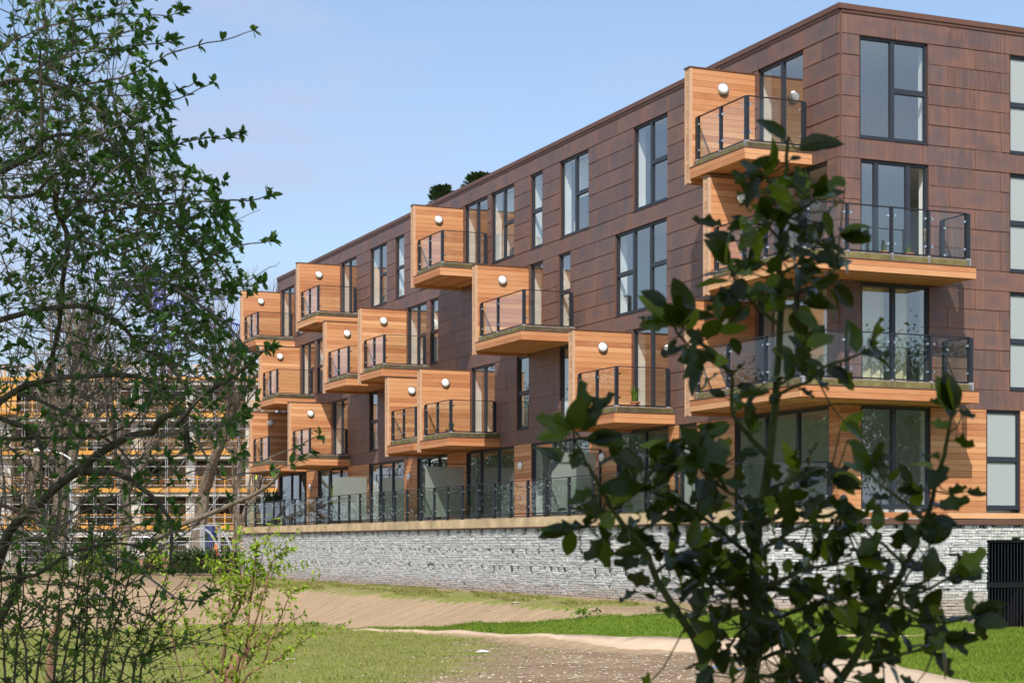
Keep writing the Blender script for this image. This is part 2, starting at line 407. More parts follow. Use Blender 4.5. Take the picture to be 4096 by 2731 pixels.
FORK = [ground_px(*p) for p in ((2900, 2567), (3200, 2557), (3500, 2545), (3700, 2541), (3950, 2534))]+[ground_px(*p) for p in ((3950, 2540), (3700, 2547), (3500, 2552), (3200, 2567), (3100, 2584))]
def axis(lo, hi, a, b, fine, coarse):
    r = []; x = lo
    while x < hi-1e-6:
        r.append(x); x += fine if a <= x < b else coarse
    r.append(hi); return r
def grid_mesh(name, xs, ys, mat, **kw):
    V = []; Fc = []; bankv = []; grassv = []
    for y in ys:
        for x in xs:
            z = ground_z(x, y)
            if 15 < y < 100 and abs(x) < 45:
                k = bench(x, y); bk = 1-abs(2*k-1); bk = max(0, min(1, bk*2.2))
                z += noise.noise(Vector((x*.8, y*.8, 0)))*.045+(-.05 if all(any(poly_in(x+i_, y+j_, Q_) for Q_ in (LAWN1, PATH, FORK)) for i_ in (-.27, 0, .27) for j_ in (-.27, 0, .27)) else -.012 if any(poly_in(x, y, Q_) for Q_ in (LAWN1, PATH)) else noise.noise(Vector((x*3.1, y*3.1, 4)))*.022)
            V.append((x, y, z))
            k = bench(x, y); bankv.append(1.0 if .03 < k < .97 and y < 80 else (.4 if k >= .97 else 0))
            u, a, v, b = loc(x, y)
            gval = 0.0
            if k > .85 and a > 2.0 and u > 2: gval = .62*sstep((a-2.1)/.6)*sstep((6.6-a)/1.0)
            if k < .06:
                px = 2048+F_PX*x/max(y, 1)
                lim = 26+ (x+14)*.0
                gval = .72*sstep((3.0-x-(45-y)*.05)/5.0)
                if x > 1.5: gval = max(gval, .12)
            if y > 78: gval = .35
            grassv.append(gval)
    nx = len(xs)
    for j in range(len(ys)-1):
        for i in range(nx-1):
            a = j*nx+i; Fc.append((a, a+1, a+nx+1, a+nx))
    me = bpy.data.meshes.new(name); me.from_pydata(V, [], Fc)
    for nm, arr in (('bank', bankv), ('grass', grassv)):
        t = me.attributes.new(nm, 'FLOAT', 'POINT'); t.data.foreach_set('value', np.array(arr, dtype=np.float32))
    me.polygons.foreach_set('use_smooth', [True]*len(Fc)); me.materials.append(mat)
    o = bpy.data.objects.new(name, me); COL.objects.link(o); tag(o, **kw); return o
xs = [-900, -400, -200, -100, -70]+axis(-50, 50, -16, 15, .25, 2)+[70, 100, 200, 400, 900]
ys = [-300, -100, -40, -10, 0, 6, 12]+axis(16, 100, 20, 78, .25, 2)+[110, 130, 160, 220, 400, 900, 2500]
grid_mesh('ground', xs, ys, M['soil'], kind='structure')

def sheet(name, P, lift, mat, step=.3):
    """flat-lying sheet that follows the ground, clipped to polygon P"""
    import bmesh
    bm = bmesh.new(); vs = [bm.verts.new((p[0], p[1], 0)) for p in P]; f = bm.faces.new(vs)
    x0, x1 = min(p[0] for p in P), max(p[0] for p in P); y0, y1 = min(p[1] for p in P), max(p[1] for p in P)
    x = x0+step
    while x < x1:
        bmesh.ops.bisect_plane(bm, geom=bm.verts[:]+bm.edges[:]+bm.faces[:], plane_co=(x, 0, 0), plane_no=(1, 0, 0)); x += step
    y = y0+step
    while y < y1:
        bmesh.ops.bisect_plane(bm, geom=bm.verts[:]+bm.edges[:]+bm.faces[:], plane_co=(0, y, 0), plane_no=(0, 1, 0)); y += step
    for v in bm.verts:
        v.co.z = ground_z(v.co.x, v.co.y)+lift+noise.noise(Vector((v.co.x*.8, v.co.y*.8, 0)))*.045
    bm.normal_update()
    for f in bm.faces:
        if f.normal.z < 0: f.normal_flip()
        f.smooth = True
    be = [e for e in bm.edges if e.is_boundary]
    ex = bmesh.ops.extrude_edge_only(bm, edges=be)
    for v in [g for g in ex['geom'] if isinstance(g, bmesh.types.BMVert)]: v.co.z -= .12
    me = bpy.data.meshes.new(name); bm.normal_update(); bm.to_mesh(me); bm.free(); me.materials.append(mat)
    o = bpy.data.objects.new(name, me); COL.objects.link(o); o['kind'] = 'structure'; return o
sheet('lawn', LAWN1, .006, M['lawn'], .6)
sheet('path', PATH, .030, M['path'], .5)
sheet('side_path', FORK, .036, M['path'], .5)

def blades(name, region, count, h, w, mat, inside):
    x0, x1 = min(p[0] for p in region), max(p[0] for p in region); y0, y1 = min(p[1] for p in region), max(p[1] for p in region)
    m = MB(); V = []; R = []
    tries = 0
    while len(V) < count and tries < count*30:
        tries += 1
        x = rng.uniform(x0, x1); y = rng.uniform(y0, y1)
        if abs(x)/y > .30 or not inside(x, y): continue
        z = ground_z(x, y)+noise.noise(Vector((x*.8, y*.8, 0)))*.045+.02
        t = rng.uniform(0, math.pi); hh = h*rng.uniform(.5, 1.3); dx, dy = math.cos(t)*w/2, math.sin(t)*w/2
        lx, ly = rng.gauss(0, .35)*hh, rng.gauss(0, .35)*hh
        V.append([(x-dx, y-dy, z), (x+dx, y+dy, z), (x+lx, y+ly, z+hh)]); R.append(min(1, max(0, .5+.35*noise.noise(Vector((x*.5, y*.5, 9)))+rng.uniform(-.3, .3))))
    m.bulk(np.array(V), [(0, 1, 2)], R)
    return m.build(name, mat, kind='stuff', label=None)
def in_lawn(x, y): return poly_in(x, y, LAWN1) and not poly_in(x, y, PATH) and not poly_in(x, y, FORK)
g = blades('lawn_grass', LAWN1, 60000, .048, .020, M['grass_lawn'], in_lawn)
tag(g, 'bright green mown grass blades on the lawn beside the sandy path', 'grass')
def in_rough(x, y):
    if bench(x, y) > .05 or poly_in(x, y, PATH) or poly_in(x, y, LAWN1): return False
    gval = .95*sstep((3.0-x-(45-y)*.05)/5.0)
    return gval+noise.noise(Vector((x*.45, y*1.7, 3)))*.8+noise.noise(Vector((x*2, y*4, 3)))*.4 > .62
g = blades('rough_grass', [(-16, 27), (6, 27), (6, 54), (-16, 54)], 22000, .055, .018, M['grass_rough'], in_rough)
tag(g, 'patchy yellow green grass growing on the near soil', 'grass')
def in_bench(x, y):
    u, a, v, b = loc(x, y)
    return bench(x, y) > .9 and 2.5 < a < 6.2 and u > 3 and noise.noise(Vector((u*.35, a*1.8, 3))) > .12
g = blades('bench_grass', [(-14, 40), (6, 40), (6, 80), (-14, 80)], 14000, .06, .03, M['grass_rough'], in_bench)
tag(g, 'thin new grass strip along the foot of the stone basket wall', 'grass')
# loose stones on the bare soil
V = []; R = []
ico = np.array([(0, 0, 1), (.9, 0, .3), (.3, .85, .3), (-.7, .5, .3), (-.7, -.5, .3), (.3, -.85, .3), (0, 0, -.3)])
icf = [(0, 1, 2), (0, 2, 3), (0, 3, 4), (0, 4, 5), (0, 5, 1), (6, 2, 1), (6, 3, 2), (6, 4, 3), (6, 5, 4), (6, 1, 5)]
while len(V) < 7000:
    y = rng.uniform(27, 62); x = rng.uniform(-.28*y, .2*y)
    if poly_in(x, y, LAWN1) or poly_in(x, y, PATH): continue
    k = bench(x, y)
    dens = sstep((x+3)/5) if k < .05 else (.18 if k < .95 else .12)
    if rng.random() > dens+.04: continue
    s = rng.choice((.008, .010, .012, .014, .02, .03))*rng.uniform(.7, 1.3)
    t = rng.uniform(0, 6.28); ct, st = math.cos(t), math.sin(t)
    P = ico*np.array((s*rng.uniform(.8, 1.5), s, s*rng.uniform(.4, .9)))
    P = np.stack((P[:, 0]*ct-P[:, 1]*st+x, P[:, 0]*st+P[:, 1]*ct+y, P[:, 2]+ground_z(x, y)+noise.noise(Vector((x*.8, y*.8, 0)))*.045), 1)
    V.append(P); R.append(rng.random())
m = MB(); m.bulk(np.array(V), icf, R); m.build('gravel', M['pebble'], kind='stuff', label='small pale stones scattered over the bare brown soil', cat='gravel')
def rock(px, y, s, label, name='rock', mat='pebble', sq=(1.6, 1, .5)):
    x, Y = ground_px(px, y); P = ico*s*np.array(sq)+np.array(G(x, Y, .01)); m = MB(); m.bulk(P[None], icf, [.9])
    m.build(name, M[mat], label=label, cat=name.replace('_', ' '))
rock(1930, 2612, .12, 'flat white stone on the bare soil left of the path', 'rock', 'white_paint')
rock(1165, 2637, .13, 'thin white scrap lying on the patchy grass', 'litter', 'white_paint', (1.5, .5, .12))
rock(2063, 2417, .09, 'pale stone on top of the raked bank', 'rock')
rock(400, 2400, .28, 'big pale rock on the raked bank behind the shrub', 'rock', 'paper', (1.1, 1, .8))

# ================================================================== apartment building
ROW = .472
ZF = {0: .85, 1: 3.684, 2: 6.512, 3: 9.34}
WTOP = {k: z+5*ROW for k, z in ZF.items()}; WTOP[0] = 3.21
ULEN, VLEN = 46.7, 15.0
bld = empty('apartment_building', (CX, CY, .5), 'four storey block clad in brown copper with cedar balconies above a white stone basket wall', 'apartment building')
def B(m, name, mat, parent=None, **kw):
    """attach to the building (or a part of it): geometry is in world space, parent offset undone"""
    o = m.build(name, M[mat], parent or bld, **kw)
    if parent is None or parent is bld: o.matrix_parent_inverse = Matrix.Translation(-Vector((CX, CY, .5)))
    return o
# windows: (storey, far, near, mullions, transom spans)
WL = [(3, 3.60, 1.52, [2.54], []), (3, 10.36, 8.31, [9.34], [(9.34, 8.31)]), (3, 15.30, 13.25, [14.24], [(14.24, 13.25)]),
      (3, 17.53, 16.58, [], [(17.53, 16.58)]), (3, 20.80, 18.83, [19.77], [(19.77, 18.83)]), (3, 23.19, 21.10, [22.11], []),
      (3, 27.70, 26.3, [], [(27.70, 26.3)]), (3, 30.37, 29.33, [], [(30.37, 29.33)]), (3, 33.34, 31.33, [32.24], [(32.24, 31.33)]),
      (3, 37.10, 35.07, [36.08], []), (3, 43.60, 42.70, [], []), (3, 46.09, 43.97, [44.94], []),
      (2, 2.60, .49, [1.5], []), (2, 11.51, 8.36, [10.41, 9.38], [(11.51, 10.41), (9.38, 8.36)]), (2, 15.40, 14.53, [], [(15.40, 14.53)]),
      (2, 17.57, 16.58, [], []), (2, 26.58, 25.74, [], [(26.58, 25.74)]), (2, 29.02, 26.94, [27.97], [(27.97, 26.94)]),
      (2, 33.30, 31.25, [32.25], []), (2, 40.54, 39.38, [], [(40.54, 39.38)]), (2, 42.87, 40.83, [41.88], [(41.88, 40.83)]),
      (1, 3.60, .49, [1.94], []), (1, 10.39, 8.29, [9.33], []), (1, 15.32, 14.42, [], []), (1, 18.63, 17.64, [], [(18.63, 17.64)]),
      (1, 22.59, 20.47, [21.46], []), (1, 25.85, 23.8, [24.8], []), (1, 33.43, 32.42, [], [(33.43, 32.42)]), (1, 38.25, 36.21, [37.15], []), (1, 44.5, 42.4, [43.4], []),
      (0, 4.73, .42, [3.3, 1.85], []), (0, 7.67, 6.69, [], []), (0, 11.41, 8.26, [9.73], []), (0, 17.47, 13.22, [15.88, 14.5], []),
      (0, 23.03, 18.83, [21.82, 20.3], []), (0, 27.94, 24.84, [26.89, 25.83], []), (0, 33.46, 29.33, [32.27, 30.8], []),
      (0, 40.35, 36.21, [38.77, 37.3], []), (0, 46.42, 42.03, [44.57, 43.3], [])]
WR = [(3, 2.43, .52, [1.46], [(2.43, 1.46)]), (2, 2.45, .55, [1.02, 1.9], []), (1, 2.47, .57, [1.49], []), (0, 2.50, .57, [1.50], [(1.50, .57)]),
      (3, 6.75, 4.77, [5.76], [(6.75, 4.77)]), (2, 6.75, 4.77, [5.76], [(6.75, 4.77)]), (1, 6.75, 4.77, [5.76], [(6.75, 4.77)]), (0, 5.09, 4.09, [], [(5.09, 4.09)]),
      (3, 12.2, 10.2, [11.2], []), (2, 12.2, 10.2, [11.2], []), (1, 12.2, 10.2, [11.2], [])]
def holes(Wn, st, z0, z1):
    r = []
    for w in Wn:
        if w[0] == st and z0 < WTOP[st]-.01 and z1 > ZF[st]+.01: r.append((w[2], w[1]))
    return sorted(r)
def spans(lo, hi, H):
    out = []; c = lo
    for a, b in H:
        if a > c: out.append((c, min(a, hi)))
        c = max(c, b)
    if c < hi: out.append((c, hi))
    return [(a, b) for a, b in out if b-a > .012]
def storey_of(z):
    for k in (3, 2, 1, 0):
        if z >= ZF[k]-.02: return k
    return 0
cl = MB(); core = MB(); ced = MB()
for fr, Wn, LEN, seed in ((FL, WL, ULEN, 3), (FR, WR, VLEN, 5)):
    rg = random.Random(seed)
    z = 3.21; rows = []
    while z < 12.15:
        rows.append(z); z += ROW
    rows = [3.21, 3.684]+[3.684+ROW*i for i in range(1, 19)]
    for i, z0 in enumerate(rows[:-1]):
        z1 = rows[i+1]; z1 = min(z1, 12.2)
        st = storey_of((z0+z1)/2); H = holes(Wn, st, z0, z1) if (z0+z1)/2 < WTOP[st] else []
        if not H and False: pass
        # joints
        joints = []; x = -.75*(i % 2)+rg.uniform(-.03, .03)
        while x < LEN: joints.append(x); x += 1.5 if rg.random() < .9 else .75
        for a, b in spans(0, LEN, H):
            cuts = [a]+[j for j in joints if a+.1 < j < b-.1]+[b]
            for p, q in zip(cuts[:-1], cuts[1:]):
                o = rg.uniform(-.0025, .0025); t1, t2 = rg.uniform(-.003, .003), rg.uniform(-.003, .003)
                rv = rg.random(); lo_ = .020+o; hi_ = .006+o
                V4 = [(p+.006, lo_+t1, z0), (q-.006, lo_+t2, z0), (q-.006, hi_-t1, z1-.004), (p+.006, hi_+t2, z1-.004)]
                pts = [fr(*v) for v in V4]; uvs = [(0, 0), (1, 0), (1, 1), (0, 1)]
                if fr.flip: pts.reverse(); uvs.reverse()
                # cladding faces outward: order is reversed for +a side
                pts.reverse(); uvs.reverse(); cl.poly(pts, uvs, rv)
                e = [fr(p+.003, -.02, z0), fr(q-.003, -.02, z0), fr(q-.006, lo_+t2, z0), fr(p+.006, lo_+t1, z0)]
                cl.poly(e, [(0, 0)]*4, rv)
                for x_, tt in ((p+.003, t1), (q-.003, t2)):
                    cl.poly([fr(x_, -.02, z0), fr(x_, lo_+tt, z0), fr(x_, hi_, z1-.004), fr(x_, -.02, z1-.004)], [(0, 0)]*4, rv)
    # structural wall behind the cladding, with the openings
    for st in range(4):
        z0, z1 = ZF[st], WTOP[st]
        for a, b in spans(0 if fr is FL else .38, LEN, holes(Wn, st, z0, z1)):
            core.box(fr, a, b, -.38, -.022, z0, z1, .5)
        top = (ZF[st+1] if st < 3 else 12.2)
        core.box(fr, 0 if fr is FL else .38, LEN, -.38, -.022, z1, top, .5)
    # cedar at ground floor
    z = .62 if fr is FR else .87
    hb = .14
    while z < 3.2:
        z1 = min(z+hb, 3.205); H = holes(Wn, 0, z, z1) if z1 > ZF[0]+.02 else []
        for a, b in spans(0, LEN, H):
            x = a
            while x < b:
                q = min(b, x+rg.uniform(2.0, 4.2)); q = b if b-q < .4 else q
                ced.box(fr, x+.001, q-.001, -.02, .012+rg.uniform(-.001, .001), z+.004, z1-.004, rg.random(), faces='uUAzZ'); x = q
        z += hb
B(cl, 'copper_cladding', 'copper'); B(core, 'inner_wall', 'plaster'); B(ced, 'cedar_cladding', 'cedar')
tr = MB()
for fr, LEN in ((FL, ULEN), (FR, VLEN)):
    o0 = -.06 if fr is FL else 0
    tr.box(fr, o0-.0, LEN, -.30, .055, 12.25, 12.37, .5)
    tr.box(fr, 0 if fr is FL else .03, LEN, -.10, .030, 12.178, 12.25, .4)
tr.box(FR, 0, VLEN, -.1, .035, .48, .60, .9); tr.box(FR, 0, .03, .0, .03, 3.2, 12.18, .5)
B(tr, 'coping', 'copper_trim')
m = MB(); m.box(FL, -0.0, ULEN, -VLEN, -.31, 12.0, 12.2, .5); B(m, 'roof', 'concrete')
m = MB(); m.box(FL, ULEN, ULEN+.02, -VLEN, 0, .5, 12.25, .4); m.box(FL, 0, ULEN, -VLEN-.02, -VLEN, .5, 12.25, .4); m.box(FR, VLEN, VLEN+.02, -ULEN, 0, .5, 12.25, .4); B(m, 'end_wall', 'copper_trim')
# floors, ceilings and partitions inside
m = MB(); fl = MB()
for st in range(4):
    m.box(FL, .38, ULEN, -VLEN, -.39, ZF[st]-.28, ZF[st]-.03, .5); fl.box(FL, .39, ULEN, -VLEN, -.39, ZF[st]-.029, ZF[st]-.005, .5)
m.box(FL, .38, ULEN, -VLEN, -.39, 11.85, 11.99, .5)
m.box(FL, .39, ULEN-.1, -5.6, -5.5, .8, 11.85, .5); m.box(FR, .39, VLEN, -5.1, -5.0, .8, 11.85, .5)
for st, us in ((3, (7.2, 12.2, 15.9, 18.2, 21.0, 25, 28.6, 31, 34.2, 38, 43.8)), (2, (6, 13, 16, 20, 26.2, 29.2, 34, 40.7)), (1, (7, 12.5, 16.5, 20, 23.2, 30, 35, 40)), (0, (5.6, 8.0, 12.4, 18.2, 24, 28.6, 34.7, 41.2))):
    for u in us: m.box(FL, u, u+.12, -5.5, -.39, ZF[st], ZF[st]+2.55, .5)
B(m, 'room_wall', 'room'); B(fl, 'room_floor', 'room_floor')

def window(fr, w, frosted=False, openpart=False):
    st, far, near, mull, trans = w
    z0, z1 = ZF[st]+.008, WTOP[st]-.008; f = .06
    u0, u1 = near+.008, far-.008
    m = MB(); A0, A1 = -.115, -.035
    m.box(fr, u0, u1, A0, A1, z1-f, z1, .5); m.box(fr, u0, u1, A0, A1, z0, z0+f+.01, .5)
    m.box(fr, u0, u0+f, A0, A1, z0+f+.01, z1-f, .5); m.box(fr, u1-f, u1, A0, A1, z0+f+.01, z1-f, .5)
    cuts = [u0+f]; ms = sorted(mull); cells = []
    edges = [u0+f]
    for q in ms: edges += [q-.055, q+.055]; m.box(fr, q-.055, q+.055, A0+.002, A1+.006, z0+f+.01, z1-f, .5)
    edges.append(u1-f)
    for i in range(0, len(edges), 2):
        a, b = edges[i], edges[i+1]; mid = (a+b)/2; tz = None
        for t0, t1 in trans:
            if min(t0, t1) < mid < max(t0, t1): tz = ZF[st]+1.18
        if tz:
            m.box(fr, a, b, A0+.004, A1+.004, tz-.055, tz+.055, .5); cells += [(a, b, z0+f+.01, tz-.055), (a, b, tz+.055, z1-f)]
        else: cells.append((a, b, z0+f+.01, z1-f))
    # opening sash rebate lines and a threshold / drip
    m.box(fr, u0-.004, u1+.004, -.115, .028, z0-.012, z0+.004, .5)
    for a, b, c, d in cells:
        e = .014
        for (p, q, r, s) in ((a, b, c, c+e), (a, b, d-e, d), (a, a+e, c+e, d-e), (b-e, b, c+e, d-e)): m.box(fr, p, q, -.105, -.052, r, s, .5)
    wo = B(m, 'window', 'frame')
    for ci, (a, b, c, d) in enumerate(cells):
        if openpart and ci == len(cells)-1: continue
        m = MB(); m.poly([fr(a, -.075, c), fr(b, -.075, c), fr(b, -.075, d), fr(a, -.075, d)])
        p = m.build('pane', M['glass_opal' if frosted else 'glass_window'], wo)
    # inner window board, plus jambs of the dark copper around the frame
    return wo
wins = {}
for w in WL: wins[('L',)+w[:2]] = window(FL, w)
for i, w in enumerate(WR): wins[('R',)+w[:2]] = window(FR, w, frosted=(w[1] > 4 and w[2] < 8), openpart=(i == 1))
jm = MB()
for fr, Wn in ((FL, WL), (FR, WR)):
    for st, far, near, *_ in Wn:
        for u in (near-.001, far-.011): jm.box(fr, u, u+.012, -.034, .014, ZF[st], WTOP[st], .6)
        jm.box(fr, near+.012, far-.012, -.034, .012, WTOP[st]-.007, WTOP[st]-.001, .6)
B(jm, 'window_surround', 'copper_trim')
# blinds, curtains and things seen through the glass
def blind(fr, w, drop):
    m = MB(); m.box(fr, w[2]+.1, w[1]-.1, -.46, -.45, WTOP[w[0]]-drop, WTOP[w[0]]-.03, .5); B(m, 'blind', 'blind')
blind(FL, WL[2], 1.15); blind(FL, WL[4], .7); blind(FL, WL[3], .8)
def curtain(fr, u0, u1, st, off=-.27, mat='curtain'):
    m = MB(); N = int((u1-u0)/.035); pts = []
    for i in range(N+1):
        u = u0+(u1-u0)*i/N; pts.append((u, off+.045*math.sin(i*.85)+.015*math.sin(i*.31)))
    for p, q in zip(pts[:-1], pts[1:]): m.poly([fr(p[0], p[1], ZF[st]), fr(q[0], q[1], ZF[st]), fr(q[0], q[1], WTOP[st]-.08), fr(p[0], p[1], WTOP[st]-.08)], r=.5)
    B(m, 'curtain', mat, smooth=True)
curtain(FR, .66, 1.40, 1); curtain(FR, 1.55, 2.05, 1); curtain(FL, .9, 1.8, 1); curtain(FL, 2.1, 3.2, 1)
curtain(FL, 24.9, 25.6, 0); curtain(FL, 44.6, 45.2, 0, mat='blind'); curtain(FL, 39.3, 40.1, 0, mat='blind')

# ---- lamps on walls
def disc(m, c, nrm, r0, r1, d0, d1, seg=20, dome=False):
    """frustum ring with centre c, axis nrm"""
    c = Vector(c); nrm = Vector(nrm).normalized(); x = nrm.cross(Vector((0, 0, 1))).normalized(); y = nrm.cross(x)
    P = lambda r, d, k: tuple(c+nrm*d+(x*math.cos(k*2*math.pi/seg)+y*math.sin(k*2*math.pi/seg))*r)
    prof = [(r0, d0), (r1, d1)]
    if dome: prof = [(r0, d0), (r0*.97, d0+(d1-d0)*.35), (r0*.8, d0+(d1-d0)*.72), (r0*.5, d0+(d1-d0)*.92), (.001, d1)]
    for (ra, da), (rb, db) in zip(prof[:-1], prof[1:]):
        for k in range(seg): m.poly([P(ra, da, k), P(ra, da, k+1), P(rb, db, k+1), P(rb, db, k)])
def lamp(c, nrm, parent):
    m = MB(); disc(m, c, nrm, .150, .150, 0, .05); disc(m, c, nrm, .150, .122, .05, .062)
    for q in (0, 2.1, 4.2):
        pass
    o = B(m, 'wall_lamp', 'steel', parent, smooth=False)
    if parent is None or parent is bld:
        g = MB(); disc(g, Vector(c)+Vector(nrm).normalized()*.055, nrm, .124, 0, 0, .055, dome=True); g.build('lamp_glass', M['lamp_white'], o, smooth=True)
    else:
        g = MB(); disc(g, Vector(c)+Vector(nrm).normalized()*.055, nrm, .124, 0, 0, .055, dome=True); gg = g.build('lamp_glass', M['lamp_white'], parent, smooth=True)
        gg.matrix_parent_inverse = Matrix.Identity(4)
    return o
nL = Vector(FL.da+(0,)); nR = Vector(FR.da+(0,))
for u, z in ((41.35, 2.52), (28.72, 2.53), (18.26, 2.53), (12.29, 2.53)): lamp(FL(u, .012, z), nL, None)
lamp(FL(5.6, .012, 2.53), nL, None)

# ---- boards helper
def boards(m, fr, axis_, c0, c1, w0, w1, z0, z1, hb, thick_lo, thick_hi, r0=None):
    """horizontal boards filling a vertical rectangle. axis_='u' rect spans u c0..c1 at a=thick_lo..thick_hi, 'a' spans a"""
    z = z0; rg = rng
    while z < z1-.01:
        q = min(z+hb, z1)
        if axis_ == 'u': m.box(fr, c0, c1, thick_lo, thick_hi, z+.003, q-.003, rg.random())
        else: m.box(fr, thick_lo, thick_hi, c0, c1, z+.003, q-.003, rg.random())
        z = q

def clamp(m, fr, p, dirn, across):
    """small steel glass clamp: p=(u,a,z), arm along dirn ('u'/'a') by +-.06"""
    u, a, z = p
    if dirn == 'u': m.box(fr, min(u, u+across), max(u, u+across), a-.012, a+.012, z-.012, z+.012, .5)
    else: m.box(fr, u-.012, u+.012, min(a, a+across), max(a, a+across), z-.012, z+.012, .5)
def rail_run(fr, axis_, pts, fixed, zb, zt, par, big=(), glassmat='glass_rail', first=None):
    """posts at pts along axis_, at the other coordinate = fixed"""
    P = (lambda s, o: (s, fixed+o)) if axis_ == 'u' else (lambda s, o: (fixed+o, s))
    cm = MB(); tb = MB()
    lo, hi = min(pts), max(pts)
    def bx(m, s0, s1, o0, o1, z0, z1):
        a = P(s0, o0); b = P(s1, o1); m.box(fr, a[0], b[0], a[1], b[1], z0, z1, .5)
    bx(tb, lo+.02, hi-.02, -.026, .026, zt-.018, zt+.004)
    tb2 = MB(); bx(tb2, lo+.02, hi-.02, -.014, .014, zb+.04, zb+.075); B(tb2, 'bottom_rail', 'rail', par)
    for s in pts:
        w = .052 if s in big else .026
        m = MB(); bx(m, s-w, s+w, -.04, .04, zb+.04, zt-.015)
        m.cur = 1; wf = w+.004
        bx(m, s-wf, s+wf, -.043, .05, zb-.16, zb+.05)
        m.cur = 2
        for zz in (zb+.26, zt-.20):
            for d in (-.09, .09):
                if (s == lo and d < 0) or (s == hi and d > 0): continue
                bx(m, min(s, s+d), max(s, s+d), -.011, .011, zz-.011, zz+.011)
                m.cur = 3; bx(m, s+d-.022, s+d+.022, -.028, .028, zz-.024, zz+.024); m.cur = 2
        po = m.build('post', [M['rail'], M['rail' if glassmat == 'glass_terrace' else 'galv'], M['rail'], M['steel']], par)
    for s0, s1 in zip(sorted(pts)[:-1], sorted(pts)[1:]):
        e0 = .075; m = MB(); a0 = P(s0+e0, 0); a1 = P(s1-e0, 0)
        c = [(a0[0], a0[1], zb+.10), (a1[0], a1[1], zb+.10), (a1[0], a1[1], zt-.06), (a0[0], a0[1], zt-.06)]
        m.poly([fr(*q) for q in c]); B(m, 'glass_panel', glassmat, par)
    return tb
class Acc: pass
def rail_set(runs, zb, zt, par, glassmat='glass_rail'):
    T = MB()
    for fr, ax, pts, fixed, big in runs:
        t = rail_run(fr, ax, pts, fixed, zb, zt, par, big, glassmat)
        B(t, 'handrail', 'rail', par)

def screen(par_m, us, st, depth=1.85, cap_m=None, end_m=None):
    z = ZF[st]; z0, z1 = z-.53, z+2.27; t0, t1 = us, us+.26
    boards(par_m, FL, 'a', .022, depth-.052, 0, 0, z0, z1, .1475, t0, t0+.03)
    boards(par_m, FL, 'a', .022, depth-.052, 0, 0, z0, z1, .1475, t1-.03, t1)
    # outer end: short boards between two trims
    zz = z0
    while zz < z1-.01:
        q = min(zz+.1475, z1); end_m.box(FL, t0+.055, t1-.055, depth-.05, depth-.008, zz+.003, q-.003, rng.random()); zz = q
    for a, b in ((t0-.004, t0+.055), (t1-.055, t1+.004)): end_m.box(FL, a, b, depth-.055, depth, z0-.02, z1, .8)
    end_m.box(FL, t0-.0041, t0-.001, depth-.075, depth-.056, z0, z1, .8)
    cap_m.box(FL, t0-.02, t1+.02, .022, depth+.02, z1+.001, z1+.03, .5)
    par_m.box(FL, t0+.020, t1-.020, .024, depth-.06, z0+.01, z1-.001, 0)

